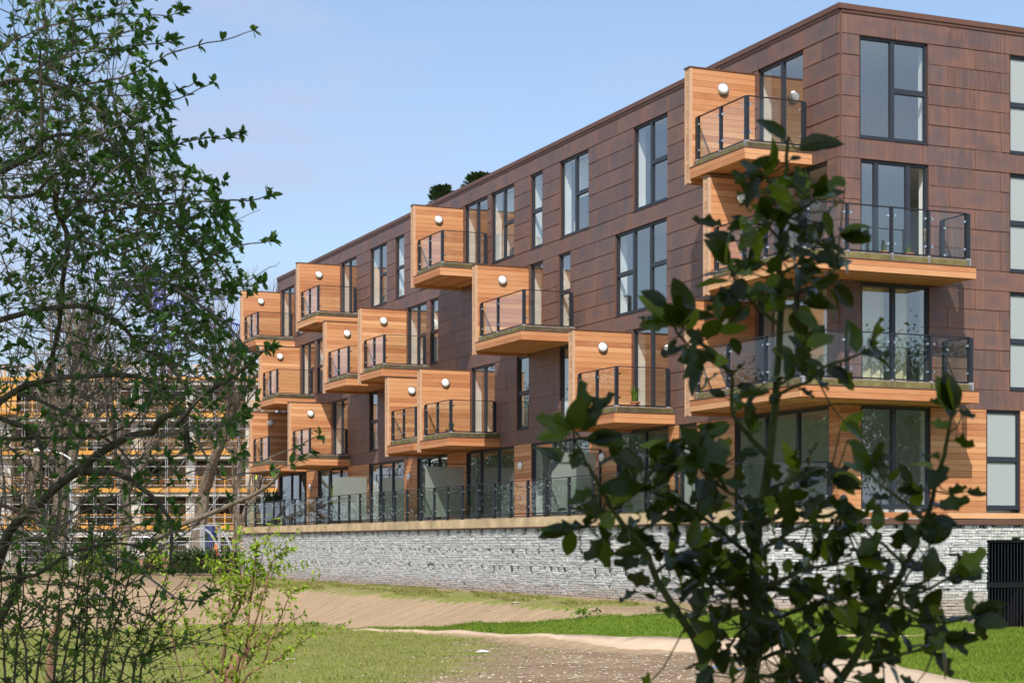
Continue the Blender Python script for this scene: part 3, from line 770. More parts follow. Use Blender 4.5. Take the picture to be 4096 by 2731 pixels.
def balcony(us, un, st, wrap=None):
    z = ZF[st]; ft, fb = z-.19, z-.45; D_ = 1.85; ne = (un or 0)-.18
    m = MB()
    if wrap is None: m.box(FL, ne+.03, us, .022, D_-.03, z-.43, z-.20, .5); m.box(FL, ne+.10, us, .022, 1.70, z-.20, z-.035, .5)
    bal = B(m, 'balcony', 'deck_top')
    fas, ol, cap, end, dk, sof = MB(), MB(), MB(), MB(), MB(), MB()
    hb = (ft-fb)/2
    if wrap is None:
        boards(fas, FL, 'u', ne, us, 0, 0, fb, ft, hb, D_-.03, D_)
        boards(fas, FL, 'a', .022, D_-.031, 0, 0, fb, ft, hb, ne, ne+.03)
        cap.box(FL, ne-.012, us, D_-.10, D_+.012, ft+.001, ft+.022, .3); cap.box(FL, ne-.012, ne+.10, .022, D_-.101, ft+.001, ft+.022, .3)
        ol.box(FL, ne+.14, us, 1.70, 1.73, ft+.023, z-.034, .5); ol.box(FL, ne+.10, ne+.13, .03, 1.73, ft+.023, z-.034, .5)
        dk.box(FL, ne+.10, us, .03, 1.73, z-.033, z-.008, .5)
        a = .03
        while a < D_-.04:
            sof.box(FL, ne+.03, us, a+.003, min(a+.14, D_-.031)-.003, fb+.0, fb+.019, rng.random()); a += .14
        runs = [(FL, 'u', sorted({us-.09, (us+un)/2-.02, un}), 1.68, (un, us-.09)), (FL, 'a', [.14, 1.68], un, (.14,))]
        if us-un > 3: runs[0] = (FL, 'u', [us-.09, us-1.45, un], 1.68, (un, us-.09))
    else:
        ve = wrap; bo = 1.28; vs = -D_
        boards(fas, FL, 'u', -bo, us, 0, 0, fb, ft, hb, D_-.03, D_)
        boards(fas, FR, 'u', vs+.031, ve, 0, 0, fb, ft, hb, bo-.03, bo)
        boards(fas, FR, 'a', .022, bo-.031, 0, 0, fb, ft, hb, ve-.03, ve)
        cap.box(FL, -bo-.012, us, D_-.10, D_+.012, ft+.001, ft+.022, .3); cap.box(FR, vs+.1, ve+.012, bo-.10, bo+.012, ft+.001, ft+.022, .3); cap.box(FR, ve-.1, ve+.012, .022, bo-.101, ft+.001, ft+.022, .3)
        ol.box(FL, -bo+.13, us, 1.70, 1.73, ft+.023, z-.034, .5); ol.box(FR, vs+.16, ve-.13, bo-.13, bo-.10, ft+.023, z-.034, .5); ol.box(FR, ve-.13, ve-.10, .03, bo-.10, ft+.023, z-.034, .5)
        mm = MB(); mm.box(FL, .0, us, .022, D_-.03, z-.43, z-.20, .5); mm.box(FR, vs+.03, ve-.03, .022, bo-.03, z-.43, z-.20, .5); mm.box(FR, -.02, .02, .0, .02, z-.43, z-.2, .5)
        bal.data.clear_geometry(); bal.data.from_pydata(mm.v, [], mm.f)
        dk.box(FL, .022, us, .03, 1.73, z-.033, z-.008, .5); dk.box(FR, vs+.12, ve-.10, .021, bo-.10, z-.033, z-.008, .5)
        a = .03
        while a < D_-.04: sof.box(FL, .02, us, a+.003, min(a+.14, D_-.031)-.003, fb, fb+.019, rng.random()); a += .14
        a = .03
        while a < bo-.04: sof.box(FR, vs+.03, ve-.03, a+.003, min(a+.14, bo-.031)-.003, fb, fb+.019, rng.random()); a += .14
        runs = [(FL, 'u', [us-.09, 2.15 if us > 3 else 1.4, .45, -1.13], 1.68, (-1.13, us-.09)), (FR, 'u', [-1.66, -.55, .62, 1.62 if st == 2 else 1.68, ve-.13], 1.13, (ve-.13,)), (FR, 'a', [.18, 1.09], ve-.13, (.18,))]
    B(fas, 'fascia', 'cedar', bal); B(ol, 'edge_beam', 'olive', bal); B(dk, 'deck', 'deck_top', bal); B(sof, 'soffit', 'cedar', bal)
    scr, = (MB(),); scap = MB(); screen(scr, us, st, D_, scap, end); B(scap, 'screen_capping', 'copper_trim', bal)
    B(scr, 'privacy_screen', 'cedar', bal); B(end, 'screen_end', 'cedar_end', bal); B(cap, 'deck_capping', 'copper_trim', bal)
    rail_set(runs, z-.03, z+1.06, bal)
    lamp(FL(us, .936, z+1.82), -Vector(FL.du+(0,)), bal)
    return bal
for us, un, st in ((3.72, 1.30, 3), (10.45, 8.06, 1), (17.65, 14.22, 2), (23.30, 20.98, 3), (22.66, 20.2, 1), (26.0, 23.5, 1), (29.06, 26.82, 2),
                   (33.45, 30.95, 2), (37.20, 34.86, 3), (46.2, 44.0, 3), (43.05, 40.84, 2), (38.40, 36.02, 1), (44.65, 42.2, 1)):
    balcony(us, un, st)
balcony(2.80, None, 2, wrap=2.83); balcony(3.72, None, 1, wrap=2.91)

# ---- terrace in front of the ground floor
TA = 1.82
m = MB(); m.box(FL, 0.02, ULEN, .03, TA-.08, .55, .84, .5); ter = B(m, 'terrace', 'deck_top')
m = MB(); m2 = MB()
x = 0
while x < ULEN:
    q = min(x+2.55, ULEN); m.box(FL, x+.004, q-.004, TA-.08, TA+rng.uniform(-.006, .006), .53, .80, rng.random()); x = q
m.box(FR, -TA+.01, -.03, -.08, .02, .53, .80, .4); m.box(FL, ULEN-.08, ULEN, .03, TA-.09, .53, .8, .3)
B(m, 'timber_edge', 'sleeper', ter)
m = MB(); m.box(FL, 0.05, ULEN-.1, TA-.16, TA-.10, .802, .862, .5); m.box(FR, -TA+.17, -.04, -.12, -.06, .802, .862, .5); B(m, 'edge_beam', 'olive', ter)
m = MB(); m.box(FL, -.02, ULEN+.05, TA-.06, TA+.045, .495, .528, .5); m.box(FR, -TA-.045, -.001, -.06, .04, .495, .527, .5); B(m, 'copper_strip', 'copper_trim', ter)
posts = [.20, 1.48, 3.0, 4.55, 6.04, 7.79, 9.33, 10.87, 12.41, 13.73, 15.0, 16.29, 17.62, 18.96, 20.27, 21.51, 22.81, 24.16, 25.43, 26.69, 28.03, 29.33, 30.62, 31.89, 33.2, 34.8, 36.39, 37.9, 39.47, 41.09, 42.62, 44.16, 45.72]
rail_set([(FL, 'u', posts, TA-.06, (12.41, 22.81, 28.03, 33.2, .20)), (FL, 'a', [.14, TA-.07], .20, (.14,)), (FL, 'a', [.14, .95, TA-.07], 45.72, ())], .86, 1.90, ter, 'glass_terrace')
for u in (12.41, 22.81, 33.2):       # frosted dividers between the flats
    m = MB(); m.box(FL, u-.025, u+.025, TA-.12, TA-.05, .86, 2.78, .5); m.box(FL, u-.025, u+.025, .03, .08, .86, 2.78, .5); m.box(FL, u-.012, u+.012, .081, TA-.121, 2.755, 2.78, .5)
    d = B(m, 'divider_frame', 'rail', ter)
    m = MB(); m.poly([FL(u, .20, .95), FL(u, TA-.22, .95), FL(u, TA-.22, 2.66), FL(u, .20, 2.66)]); B(m, 'divider_glass', 'glass_frosted', ter)
    m = MB()
    for zz in (1.15, 1.85, 2.5):
        for aa in (.08, TA-.22): m.box(FL, u-.02, u+.02, aa, aa+.10, zz-.012, zz+.012, .5)
    B(m, 'divider_clamps', 'rail', ter)

# ---- stone basket wall
gab = empty('gabion_wall', FL(0, TA, -1.4), 'long wall of white stones in wire baskets under the flats', 'stone wall')
def attach(m, name, mat, par, **kw):
    o = m.build(name, M[mat], par, **kw); o.matrix_parent_inverse = Matrix.Translation(-par.location); return o
cube = np.array([(0, 0, 0), (1, 0, 0), (1, 1, 0), (0, 1, 0), (.04, .10, 1), (.96, .07, 1), (.97, .93, 1), (.05, .92, 1)], float)  # x along wall, y up, z outward
cf = [(4, 5, 6, 7), (0, 1, 5, 4), (1, 2, 6, 5), (2, 3, 7, 6), (3, 0, 4, 7)]
Vs = []; Rs = []
def stones(fr, u0, u1, aface, zlo, zhi, gaps):
    z = zhi
    while z > zlo:
        h = rng.uniform(.05, .09)
        for s0, s1 in spans(u0, u1, gaps(z-h/2, u0, u1)):
            u = s0
            while u < s1-.01:
                w = rng.choice((.12, .18, .24, .30, .36))*rng.uniform(.8, 1.2)
                uu = s1 if s1-u-w < .07 else u+w
                if rng.random() < .03 and uu-u < .25:
                    u = uu; continue
                P = cube.copy(); P[:, 0] = u+P[:, 0]*(uu-u)*rng.uniform(.95, .99); P[:, 1] = z-h+P[:, 1]*h*rng.uniform(.90, 1.0)
                P[:, 2] = aface-.10+P[:, 2]*rng.uniform(.05, .085)
                P += nr.uniform(-.008, .008, P.shape)
                Vs.append(np.stack((fr.o[0]+fr.du[0]*P[:, 0]+fr.da[0]*P[:, 2], fr.o[1]+fr.du[1]*P[:, 0]+fr.da[1]*P[:, 2], P[:, 1]), 1)); Rs.append(rng.random())
                u = uu
        z -= h
tiers = (.48, -.08, -.63)
def gapsL(z, u0, u1):
    r = []
    for i, t in enumerate(tiers):
        if t-.34 < z < t:
            k = 0 if i != 1 else 1; u = u0+(.47 if i % 2 else .1)
            while u < u1:
                q = random.Random(int(u*100)+i*7777); d = q.uniform(.16, .34); w = q.uniform(.16, .30)
                if t-z < d: r.append((u, u+w*(1 if t-z < d*.6 else .5)))
                u += .95*q.choice((.5, 1, 1, 1))
    return sorted(r)
def gapsR(z, u0, u1):
    r = []
    for i, t in enumerate(tiers):
        if t-.16 < z < t and (i != 1 or True):
            u = u0+.12+.3*i
            while u < u1:
                q = random.Random(int(u*100)+i*99); w = q.uniform(.08, .3) if i == 0 else q.uniform(.05, .14)
                if t-z < (q.uniform(.03, .11) if i == 0 else q.uniform(0, .18)): r.append((u, u+w))
                u += q.uniform(.35, 1.0)
    return sorted(r)
GU0, GU1, GZ = 4.16, 5.75, .15
stones(FL, 0, ULEN, TA, -1.75, .48, gapsL)
stones(FR, -TA, GU0, .0, -2.35, .475, gapsR); stones(FR, GU0, GU1, .0, GZ+.01, .475, gapsR); stones(FR, GU1, VLEN, 0, -2.35, .475, gapsR)
m = MB(); m.bulk(np.array(Vs), cf, Rs); attach(m, 'stones', 'gabion_stone', gab)
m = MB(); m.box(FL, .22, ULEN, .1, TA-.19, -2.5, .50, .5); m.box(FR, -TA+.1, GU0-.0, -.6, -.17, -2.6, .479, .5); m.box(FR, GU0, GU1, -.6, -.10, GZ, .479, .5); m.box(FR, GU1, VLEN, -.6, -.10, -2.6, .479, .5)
attach(m, 'core', 'shaded_core', gab)
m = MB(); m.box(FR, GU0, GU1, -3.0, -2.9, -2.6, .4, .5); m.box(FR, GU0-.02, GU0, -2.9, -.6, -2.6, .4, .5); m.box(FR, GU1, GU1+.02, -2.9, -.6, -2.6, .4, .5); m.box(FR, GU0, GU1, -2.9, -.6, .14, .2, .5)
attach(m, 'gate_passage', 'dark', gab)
m = MB()
def wires(fr, u0, u1, a, z0, z1):
    u = u0
    while u <= u1:
        t = .0025 if abs((u-u0) % .95) > .06 else .007
        m.box(fr, u-t, u+t, a, a+.006, z0, z1, .5, faces='uUA'); u += .095
    z = z1
    while z > z0: m.box(fr, u0, u1, a+.007, a+.012, z-.0022, z+.0022, .5, faces='AzZ'); z -= .11
wires(FL, 0, ULEN, TA-.01, -1.5, .48); wires(FR, -TA, GU0, .0, -2.2, .47); wires(FR, GU1, VLEN, .0, -2.2, .47); wires(FR, GU0, GU1, .0, GZ, .47)
attach(m, 'wire_mesh', 'wire', gab)
# ---- gate
gt = empty('gate', FR(GU0, -.15, -2.05), 'black barred metal gate set in the white stone wall', 'gate')
m = MB()
for u in (GU0+.02, GU0+1.38): m.box(FR, u, u+.06, -.16, -.10, -2.05, GZ-.03, .5)
m.box(FR, GU0+.02, GU0+1.44, -.16, -.10, GZ-.09, GZ-.03, .5); m.box(FR, GU0+.081, GU0+1.379, -.155, -.105, -2.02, -1.96, .5); m.box(FR, GU0+.081, GU0+1.379, -.155, -.105, -1.02, -.90, .5)
attach(m, 'gate_frame', 'gate_black', gt)
m = MB()
for i in range(14):
    u = GU0+.12+i*.093; m.box(FR, u-.008, u+.008, -.14, -.122, -1.96, -1.02, .5); m.box(FR, u-.008, u+.008, -.14, -.122, -.90, GZ-.09, .5)
attach(m, 'bars', 'rail', gt)
m = MB(); m.box(FR, GU0+1.12, GU0+1.26, -.105, -.06, -.955, -.935, .5); m.box(FR, GU0+1.19, GU0+1.21, -.105, -.05, -.98, -.91, .5); attach(m, 'handle', 'steel', gt)
# ================================================================== furniture, pots and signs
def text(s, fr, u, a, z, size, mat, parent, flipu=False):
    """small lettering lying in the plane of frame fr, reading along -u if flipu"""
    cu = bpy.data.curves.new('lettering', 'FONT'); cu.body = s; cu.size = size; cu.extrude = .002; cu.align_x = 'CENTER'; cu.align_y = 'CENTER'
    o = bpy.data.objects.new('lettering', cu); dg = bpy.context.evaluated_depsgraph_get()
    COL.objects.link(o); dg.update(); me = bpy.data.meshes.new_from_object(o.evaluated_get(dg)); bpy.data.objects.remove(o)
    me.name = 'lettering'; me.materials.clear(); me.materials.append(M[mat])
    for v in me.vertices:
        x, y = v.co.x*(-1 if flipu else 1), v.co.y
        p = fr(u+x, a+v.co.z, z+y); v.co = p
    o = bpy.data.objects.new('lettering', me); COL.objects.link(o); o.parent = parent
    if parent: o.matrix_parent_inverse = Matrix.Translation(-parent.location)
    return o
nt = empty('notice_board', FL(ULEN-.6, TA, .1), 'small white notice with red heading on the far end of the stone wall', 'notice')
m = MB(); m.box(FL, ULEN-.78, ULEN-.42, TA+.012, TA+.022, -.28, .22, .5); attach(m, 'board', 'white_paint', nt)
m = MB(); m.box(FL, ULEN-.75, ULEN-.45, TA+.022, TA+.025, .10, .19, .5); attach(m, 'red_heading', 'red_paint', nt)
m = MB(); m.box(FL, ULEN-.70, ULEN-.50, TA+.022, TA+.025, -.06, .05, .5); attach(m, 'blue_symbol', 'navy', nt)
m = MB(); m.box(FL, ULEN-.75, ULEN-.45, TA+.022, TA+.025, -.23, -.12, .5); attach(m, 'text_block', 'red_paint', nt)

def pot(fr, u, a, z, r, h, label, kind='grass', hh=.25, n=26, mat='leaf_under', group=None, spread=.5, potmat='terracotta'):
    o = fr(u, a, z); t = empty('potted_plant', o, label, 'potted plant', group)
    m = MB(); m.tube([(o[0], o[1], z), (o[0], o[1], z+h*.85), (o[0], o[1], z+h*.86), (o[0], o[1], z+h)], [r*.72, r*.95, r*1.08, r*1.08], 12); attach(m, 'pot', potmat, t)
    m = MB()
    for i in range(n):
        an = rng.uniform(0, 6.28); L = hh*rng.uniform(.6, 1.1); sp = spread*rng.uniform(.1, 1); d = Vector((math.cos(an), math.sin(an), 0))
        p0 = Vector((o[0], o[1], z+h*.9))+d*r*.5*rng.random(); w = .012 if kind == 'grass' else .03
        side = Vector((-d.y, d.x, 0))*w
        p1 = p0+Vector((0, 0, L*.6))+d*L*sp*.4; p2 = p0+Vector((0, 0, L*(1-.4*sp)))+d*L*sp
        rr = rng.random()
        m.poly([tuple(p0-side), tuple(p0+side), tuple(p1+side), tuple(p1-side)], r=rr); m.poly([tuple(p1-side), tuple(p1+side), tuple(p2)], r=rr)
    attach(m, 'foliage', mat, t); return t
z1_, z2_ = ZF[1], ZF[2]
pot(FL, 21.75, 1.2, z1_, .11, .12, 'low herbs in a small pot on the balcony beside the sunny cedar screen', hh=.14, n=30, group=None)
pot(FL, 21.30, 1.25, z1_, .14, .15, 'tall grass in a pot behind the balcony glass, first floor middle of block', hh=.32, n=40)
pot(FR, .78, .62, z2_, .13, .14, 'small grassy plant in clay pot on the upper corner balcony, left of the pair', hh=.2, n=30, group='clay pots on the upper corner balcony')
pot(FR, 1.45, .62, z2_, .13, .14, 'small grassy plant in clay pot on the upper corner balcony, right of the pair', hh=.2, n=30, group='clay pots on the upper corner balcony')
pot(FL, 8.9, .7, z1_, .13, .2, 'spiky grass in a pot on the balcony with the twin glass doors', hh=.5, n=40)
pot(FL, 34.3, 1.15, .86, .22, .35, 'tall bamboo in a pot behind the frosted divider', kind='b', hh=1.5, n=90, spread=.5, mat='leaf_under', potmat='dark')
pot(FL, 44.4, .9, .86, .28, .4, 'large spiky palm at the far end of the terrace', kind='b', hh=1.7, n=110, spread=.9, mat='leaf_conifer', potmat='dark')
# bamboo torch
o = FR(1.78, .75, z2_); t = empty('garden_torch', o, 'thin bamboo garden torch leaning on the upper corner balcony', 'torch')
m = MB(); m.tube([o, (o[0]+.02, o[1], z2_+.42)], .012, 6); m2 = MB(); m2.tube([(o[0]+.02, o[1], z2_+.42), (o[0]+.04, o[1], z2_+.7)], [.02, .045], 8)
attach(m, 'pole', 'teak', t); attach(m2, 'basket', 'teak', t)
def chair(u, a, rot, label):
    o = Vector(FL(u, a, .86)); t = empty('garden_chair', o, label, 'chair', 'silver chairs round the terrace table')
    c, s = math.cos(rot), math.sin(rot); X = lambda x, y, z: FL(u+x*c-y*s, a+x*s+y*c, .86+z)
    m = MB(); m.tube([X(*[.23*math.cos(k*.5236), .23*math.sin(k*.5236), .45]) for k in range(13)], .014, 6); m.poly([X(.22*math.cos(k*.5236), .22*math.sin(k*.5236), .452) for k in range(12)]); attach(m, 'seat', 'galv', t)
    for q in (.5, 2.6, 3.7, 5.8):
        m = MB(); m.tube([X(.21*math.cos(q), .21*math.sin(q), .45), X(.27*math.cos(q), .27*math.sin(q), 0)], .013, 6); attach(m, 'leg', 'galv', t)
    m = MB(); m.tube([X(-.2, -.22, .45), X(-.27, -.24, .75), X(-.30, 0, .86), X(-.27, .24, .75), X(-.2, .22, .45)], .014, 6)
    for y in (-.12, 0, .12): m.tube([X(-.22, y, .45), X(-.30, y, .83)], .01, 4)
    attach(m, 'backrest', 'galv', t)
chair(37.7, .85, 2.4, 'silver metal chair right of the round table on the far terrace'); chair(39.8, .7, .2, 'silver metal chair left of the round table on the far terrace'); chair(38.6, 1.35, -1.2, 'silver metal chair nearest the railing at the round table')
o = Vector(FL(38.8, .85, .86)); t = empty('round_table', o, 'round garden table with silver legs on the far terrace', 'table')
m = MB(); m.tube([(o.x, o.y, .86+.70), (o.x, o.y, .86+.73)], .42, 20); attach(m, 'table_top', 'teak', t)
for q in (.3, 1.87, 3.44, 5.01):
    m = MB(); m.tube([(o.x+.12*math.cos(q), o.y+.12*math.sin(q), 1.55), (o.x+.3*math.cos(q), o.y+.3*math.sin(q), .86)], .014, 6); attach(m, 'leg', 'galv', t)
# lounge chair
t = empty('lounge_chair', FL(42.6, .9, .86), 'curved silver lounge chair near the far end of the terrace', 'lounge chair')
X = lambda x, y, z: FL(42.6+x, .9+y, .86+z)
m = MB()
for y in (-.28, .28): m.tube([X(-.9, y, .32), X(-.5, y, .40), X(-.1, y, .28), X(.3, y, .32), X(.7, y, .75), X(.85, y, .95)], .018, 6)
attach(m, 'frame', 'galv', t)
m = MB()
pp = [(-.9, .32), (-.5, .40), (-.1, .28), (.3, .32), (.7, .75), (.85, .95)]
for p, q in zip(pp[:-1], pp[1:]): m.poly([X(p[0], -.27, p[1]+.01), X(p[0], .27, p[1]+.01), X(q[0], .27, q[1]+.01), X(q[0], -.27, q[1]+.01)])
attach(m, 'sling', 'rail', t)
for x in (-.6, .45):
    m = MB(); m.tube([X(x, -.28, .36), X(x-.1, -.3, 0), X(x-.1, .3, 0), X(x, .28, .36)], .016, 6); attach(m, 'leg', 'galv', t)
# wooden bench
t = empty('garden_bench', FL(34.9, .35, .86), 'weathered wooden garden bench against the wall behind the glass railing', 'bench')
X = lambda m, x0, x1, a0, a1, z0, z1: m.box(FL, 34.0+x0, 34.0+x1, a0, a1, .86+z0, .86+z1)
m = MB()
for i in range(4): X(m, .05, 1.75, .28+i*.12, .38+i*.12, .42, .445)
attach(m, 'seat', 'teak', t)
m = MB(); X(m, .05, 1.75, .20, .24, .88, .96); X(m, .05, 1.75, .20, .24, .50, .56)
for i in range(15): X(m, .12+i*.113, .18+i*.113, .205, .235, .561, .879)
attach(m, 'backrest', 'teak', t)
for x in (0, 1.74):
    for a_ in (.20, .72):
        m = MB(); X(m, x, x+.06, a_, a_+.06, 0, .96 if a_ < .5 else .65); attach(m, 'leg', 'teak', t)
    m = MB(); X(m, x-.01, x+.07, .261, .80, .65, .68); attach(m, 'armrest', 'teak', t)
# tangle of blue rope on the soil
x, Y = ground_px(2868, 2684); pts = []
for i in range(40): pts.append((x-.3+i*.018+rng.uniform(-.05, .05)*(1 if 10 < i < 26 else .2), Y+rng.uniform(-.08, .08), ground_z(x, Y)+.03+rng.uniform(0, .05)*(1 if 10 < i < 26 else .3)))
m = MB(); m.tube(pts, .006, 4); m.build('rope', M['blue_rope'], label='tangle of light blue rope lying on the bare soil', cat='rope')

# ================================================================== building site far left
YS = 146.0
site = empty('construction_building', (-33, YS, -2), 'concrete frame of flats under construction with scaffolding and yellow edge barriers', 'construction site')
def SA(m, name, mat, **kw): return attach(m, name, mat, site, **kw)
X0, X1 = -56.0, -15.0
lev = [1.2, 4.2, 7.2, 10.2, 13.1]
for z in lev:
    m = MB(); x1 = X1+(0 if z < 12 else -1.2); m.box(FW, X0, x1, YS, YS+14, z-(.58 if z < 2 else .30), z, .5); SA(m, 'floor_slab', 'concrete')
for i, x in enumerate((-52, -46.5, -41, -35.6, -30.6, -26.2, -21.4, -17.2)):
    m = MB(); m.box(FW, x, x+.75, YS+.5, YS+1.2, -2.4, 12.8, .5); SA(m, 'column', 'concrete')
    m = MB(); m.box(FW, x+1, x+1.5, YS+7, YS+7.5, -2.4, 12.8, .5); SA(m, 'column', 'concrete')
for z in [-2.4]+lev[:-1]:
    for x in (-55, -49, -44, -38, -33, -28.4, -24):
        if rng.random() < .8: m = MB(); m.box(FW, x, x+rng.uniform(2, 4.4), YS+3.5, YS+3.7, z, z+2.4, rng.random()); SA(m, 'block_infill', 'blockwork')
m = MB(); m.box(FW, X0, -20.5, YS+11, YS+11.2, -2.4, 12.8, .5); SA(m, 'shade_backing', 'blockwork')  # added sheet, its brown stands in for the shaded interior
m = MB()
x = X0
while x < X1+.5:
    m.tube([(x, YS-1.2, -2.4), (x, YS-1.2, 14.2 if x < -25 else 12)], .032, 4); m.tube([(x, YS-.4, -2.4), (x, YS-.4, 12)], .03, 4); x += 1.9
for z in [v for L in lev[:-1] for v in (L+.5, L+1.0, L+2.0)]+[-1, 0]: m.tube([(X0, YS-1.25, z), (X1, YS-1.25, z)], .028, 4)
for i in range(14):
    x = rng.uniform(X0, X1-3); z = rng.choice(lev[:-1]); m.tube([(x, YS-1.3, z), (x+2, YS-1.3, z+3)], .028, 4)
SA(m, 'scaffolding', 'scaffold')
bar = 0
for z in lev[:4]+[13.1]:
    m = MB(); m.box(FW, X0, X1-.2, YS-.16, YS-.10, z, z+.33, .5); SA(m, 'toe_board', 'yellow')
    m = MB(); x = X0
    while x < X1-.3:
        if (int((x-X0)/2.2)) % 7 != 3:
            m.box(FW, x, x+.03, YS-.14, YS-.11, z+.33, z+1.18, .5)
        x += .16
    m.box(FW, X0, X1-.2, YS-.145, YS-.105, z+1.18, z+1.24, .5)
    SA(m, 'barrier_mesh', 'orange_mesh' if z in (4.2,) else 'yellow')
    x = X0
    while x < X1: m = MB(); m.box(FW, x, x+.09, YS-.2, YS-.12, z, z+1.35, .5); SA(m, 'barrier_post', 'yellow'); x += 2.2
for (a, b, z0, z1) in ((-50, -39.5, 10.4, 12.8), (-52, -42, 4.3, 5.8), (-38.4, -36.6, 13.1, 13.8)): m = MB(); m.box(FW, a, b, YS-.6, YS-.55, z0, z1, .5); SA(m, 'debris_netting', 'yellow')
for x in (-22.2, -31.0, -27.4, -37.5, -44): text('COINFORD', FW, x, YS-.18, 1.2+.165, .30, 'navy', site).rotation_euler = (0, 0, 0)
for x in (-22.0, -27.2, -34.5): text('COINFORD', FW, x, YS-.18, 10.2+.165, .30, 'navy', site)

# people on the site
def person(loc, label, vest, helmet, pose=0):
    bm_v = [(0, 0, .95), (0, 0, 1.2), (0, 0, 1.42), (0, -.02, 1.52), (0, -.03, 1.68), (.2, 0, 1.42), (.30, -.05+pose*-.1, 1.15), (.26, -.2-pose*.2, .95+pose*.3), (-.2, 0, 1.42), (-.28, 0, 1.14), (-.27, -.1, .88), (.1, 0, .90), (.13, -.04-pose*.1, .48), (.13, 0, .06), (.14, -.12, .03), (-.1, 0, .9), (-.12, .0, .48), (-.13, .05, .06), (-.14, -.08, .03)]
    e = [(0, 1), (1, 2), (2, 3), (3, 4), (2, 5), (5, 6), (6, 7), (2, 8), (8, 9), (9, 10), (0, 11), (11, 12), (12, 13), (13, 14), (0, 15), (15, 16), (16, 17), (17, 18)]
    rd = [.15, .145, .15, .055, .105, .06, .045, .035, .06, .045, .035, .09, .06, .045, .04, .09, .06, .045, .04]
    me = bpy.data.meshes.new('person'); me.from_pydata(bm_v, e, [])
    o = bpy.data.objects.new('person', me); COL.objects.link(o)
    md = o.modifiers.new('skin', 'SKIN'); o.modifiers.new('sub', 'SUBSURF').levels = 1
    for v, r in zip(me.skin_vertices[0].data, rd): v.radius = (r, r*.8)
    me.skin_vertices[0].data[0].use_root = True
    o.location = loc; me.materials.append(M['trousers']); tag(o, label, 'person')
    def kid(m, nm, mt):
        k = m.build(nm, M[mt], o, smooth=True); return k
    m = MB(); m.tube([(0, 0, .92), (0, 0, 1.1), (0, 0, 1.35), (0, 0, 1.47)], [.19, .18, .21, .12], 12); kid(m, 'vest', vest)
    m = MB(); m.tube([(0, -.03, 1.54), (0, -.03, 1.62), (0, -.03, 1.70)], [.07, .10, .095], 12); kid(m, 'face', 'skin')
    m = MB(); m.tube([(0, -.03, 1.69), (0, -.03, 1.70), (0, -.03, 1.75), (0, -.03, 1.81)], [.15, .125, .12, .04], 12); kid(m, 'helmet', helmet)
    return o
person(at(365, 1540, YS+.6).xyz * 1.0, 'worker in a red jacket standing on top of the concrete frame', 'red_paint', 'white_paint').location.z = 13.1
person(at(432, 1540, YS+.6), 'worker in yellow hi-vis vest and white helmet on top of the frame', 'hi_vis', 'white_paint').location.z = 13.1
person(at(482, 1540, YS+1.4), 'worker in yellow hi-vis vest with dark helmet on top of the frame', 'hi_vis', 'navy', 1).location.z = 13.1
person(at(1028, 1920, YS-.8), 'worker in yellow hi-vis vest on the scaffold beside the cedar balconies', 'hi_vis', 'white_paint').location.z = 4.2

# tower crane
YC = 205.0
crn = empty('tower_crane', at(655, 2200, YC), 'blue lattice tower crane standing beyond the building site', 'crane')
def lattice(m, A, Bp, w, n, r=.07):
    A, Bp = Vector(A), Vector(Bp); d = (Bp-A).normalized(); sx = d.cross(Vector((0, 1, 0))).normalized()*w/2; sy = d.cross(sx).normalized()*w/2
    cs = [sx+sy, sx-sy, -sx-sy, -sx+sy]
    for c in cs: m.tube([A+c, Bp+c], r, 4)
    for i in range(n):
        p, q = A.lerp(Bp, i/n), A.lerp(Bp, (i+1)/n)
        for k in range(4):
            m.tube([p+cs[k], q+cs[(k+1) % 4]], r*.6, 3); m.tube([p+cs[k], p+cs[(k+1) % 4]], r*.6, 3)
m = MB(); lattice(m, at(650, 2300, YC), at(648, 1330, YC), 1.7, 22, .09); attach(m, 'mast', 'crane_blue', crn)
m = MB(); lattice(m, at(500, 1165, YC), at(1130, 1385, YC), 1.3, 26, .08); attach(m, 'jib', 'crane_blue', crn)
m = MB(); m.tube([at(640, 1215, YC), at(980, 1188, YC), at(1130, 1180, YC)], .07, 4); m.tube([at(760, 1211, YC), at(800, 1198, YC)], .2, 4); m.tube([at(960, 1300, YC), at(990, 1185, YC)], .09, 4); m.tube([at(120, 1060, YC), at(640, 1120, YC)], .08, 4); attach(m, 'stay_cable', 'crane_blue', crn)
m = MB(); lattice(m, at(640, 1330, YC), at(640, 1080, YC), 1.0, 8, .08); attach(m, 'apex', 'crane_blue', crn)

# lamp post
bx_, by_ = at(283, 2300, 85).x, 85
zb = ground_z(bx_, by_)
lp = empty('lamp_post', (bx_, by_, zb), 'slim pale grey lamp post between the shrub and the building site', 'lamp post')
m = MB(); m.tube([(bx_, by_, zb), (bx_, by_, zb+1.1), (bx_, by_, zb+1.15), (bx_, by_, 4.0)], [.10, .10, .065, .055], 10); attach(m, 'pole', 'galv', lp)
m = MB(); m.tube([(bx_, by_, 4.0), (bx_-.4, by_, 4.25), (bx_-1.1, by_, 4.4)], .035, 6); attach(m, 'arm', 'white_paint', lp)
m = MB(); m.box(FW, bx_-1.7, bx_-1.05, by_-.12, by_+.12, 4.36, 4.48, .5); attach(m, 'lamp_head', 'white_paint', lp)

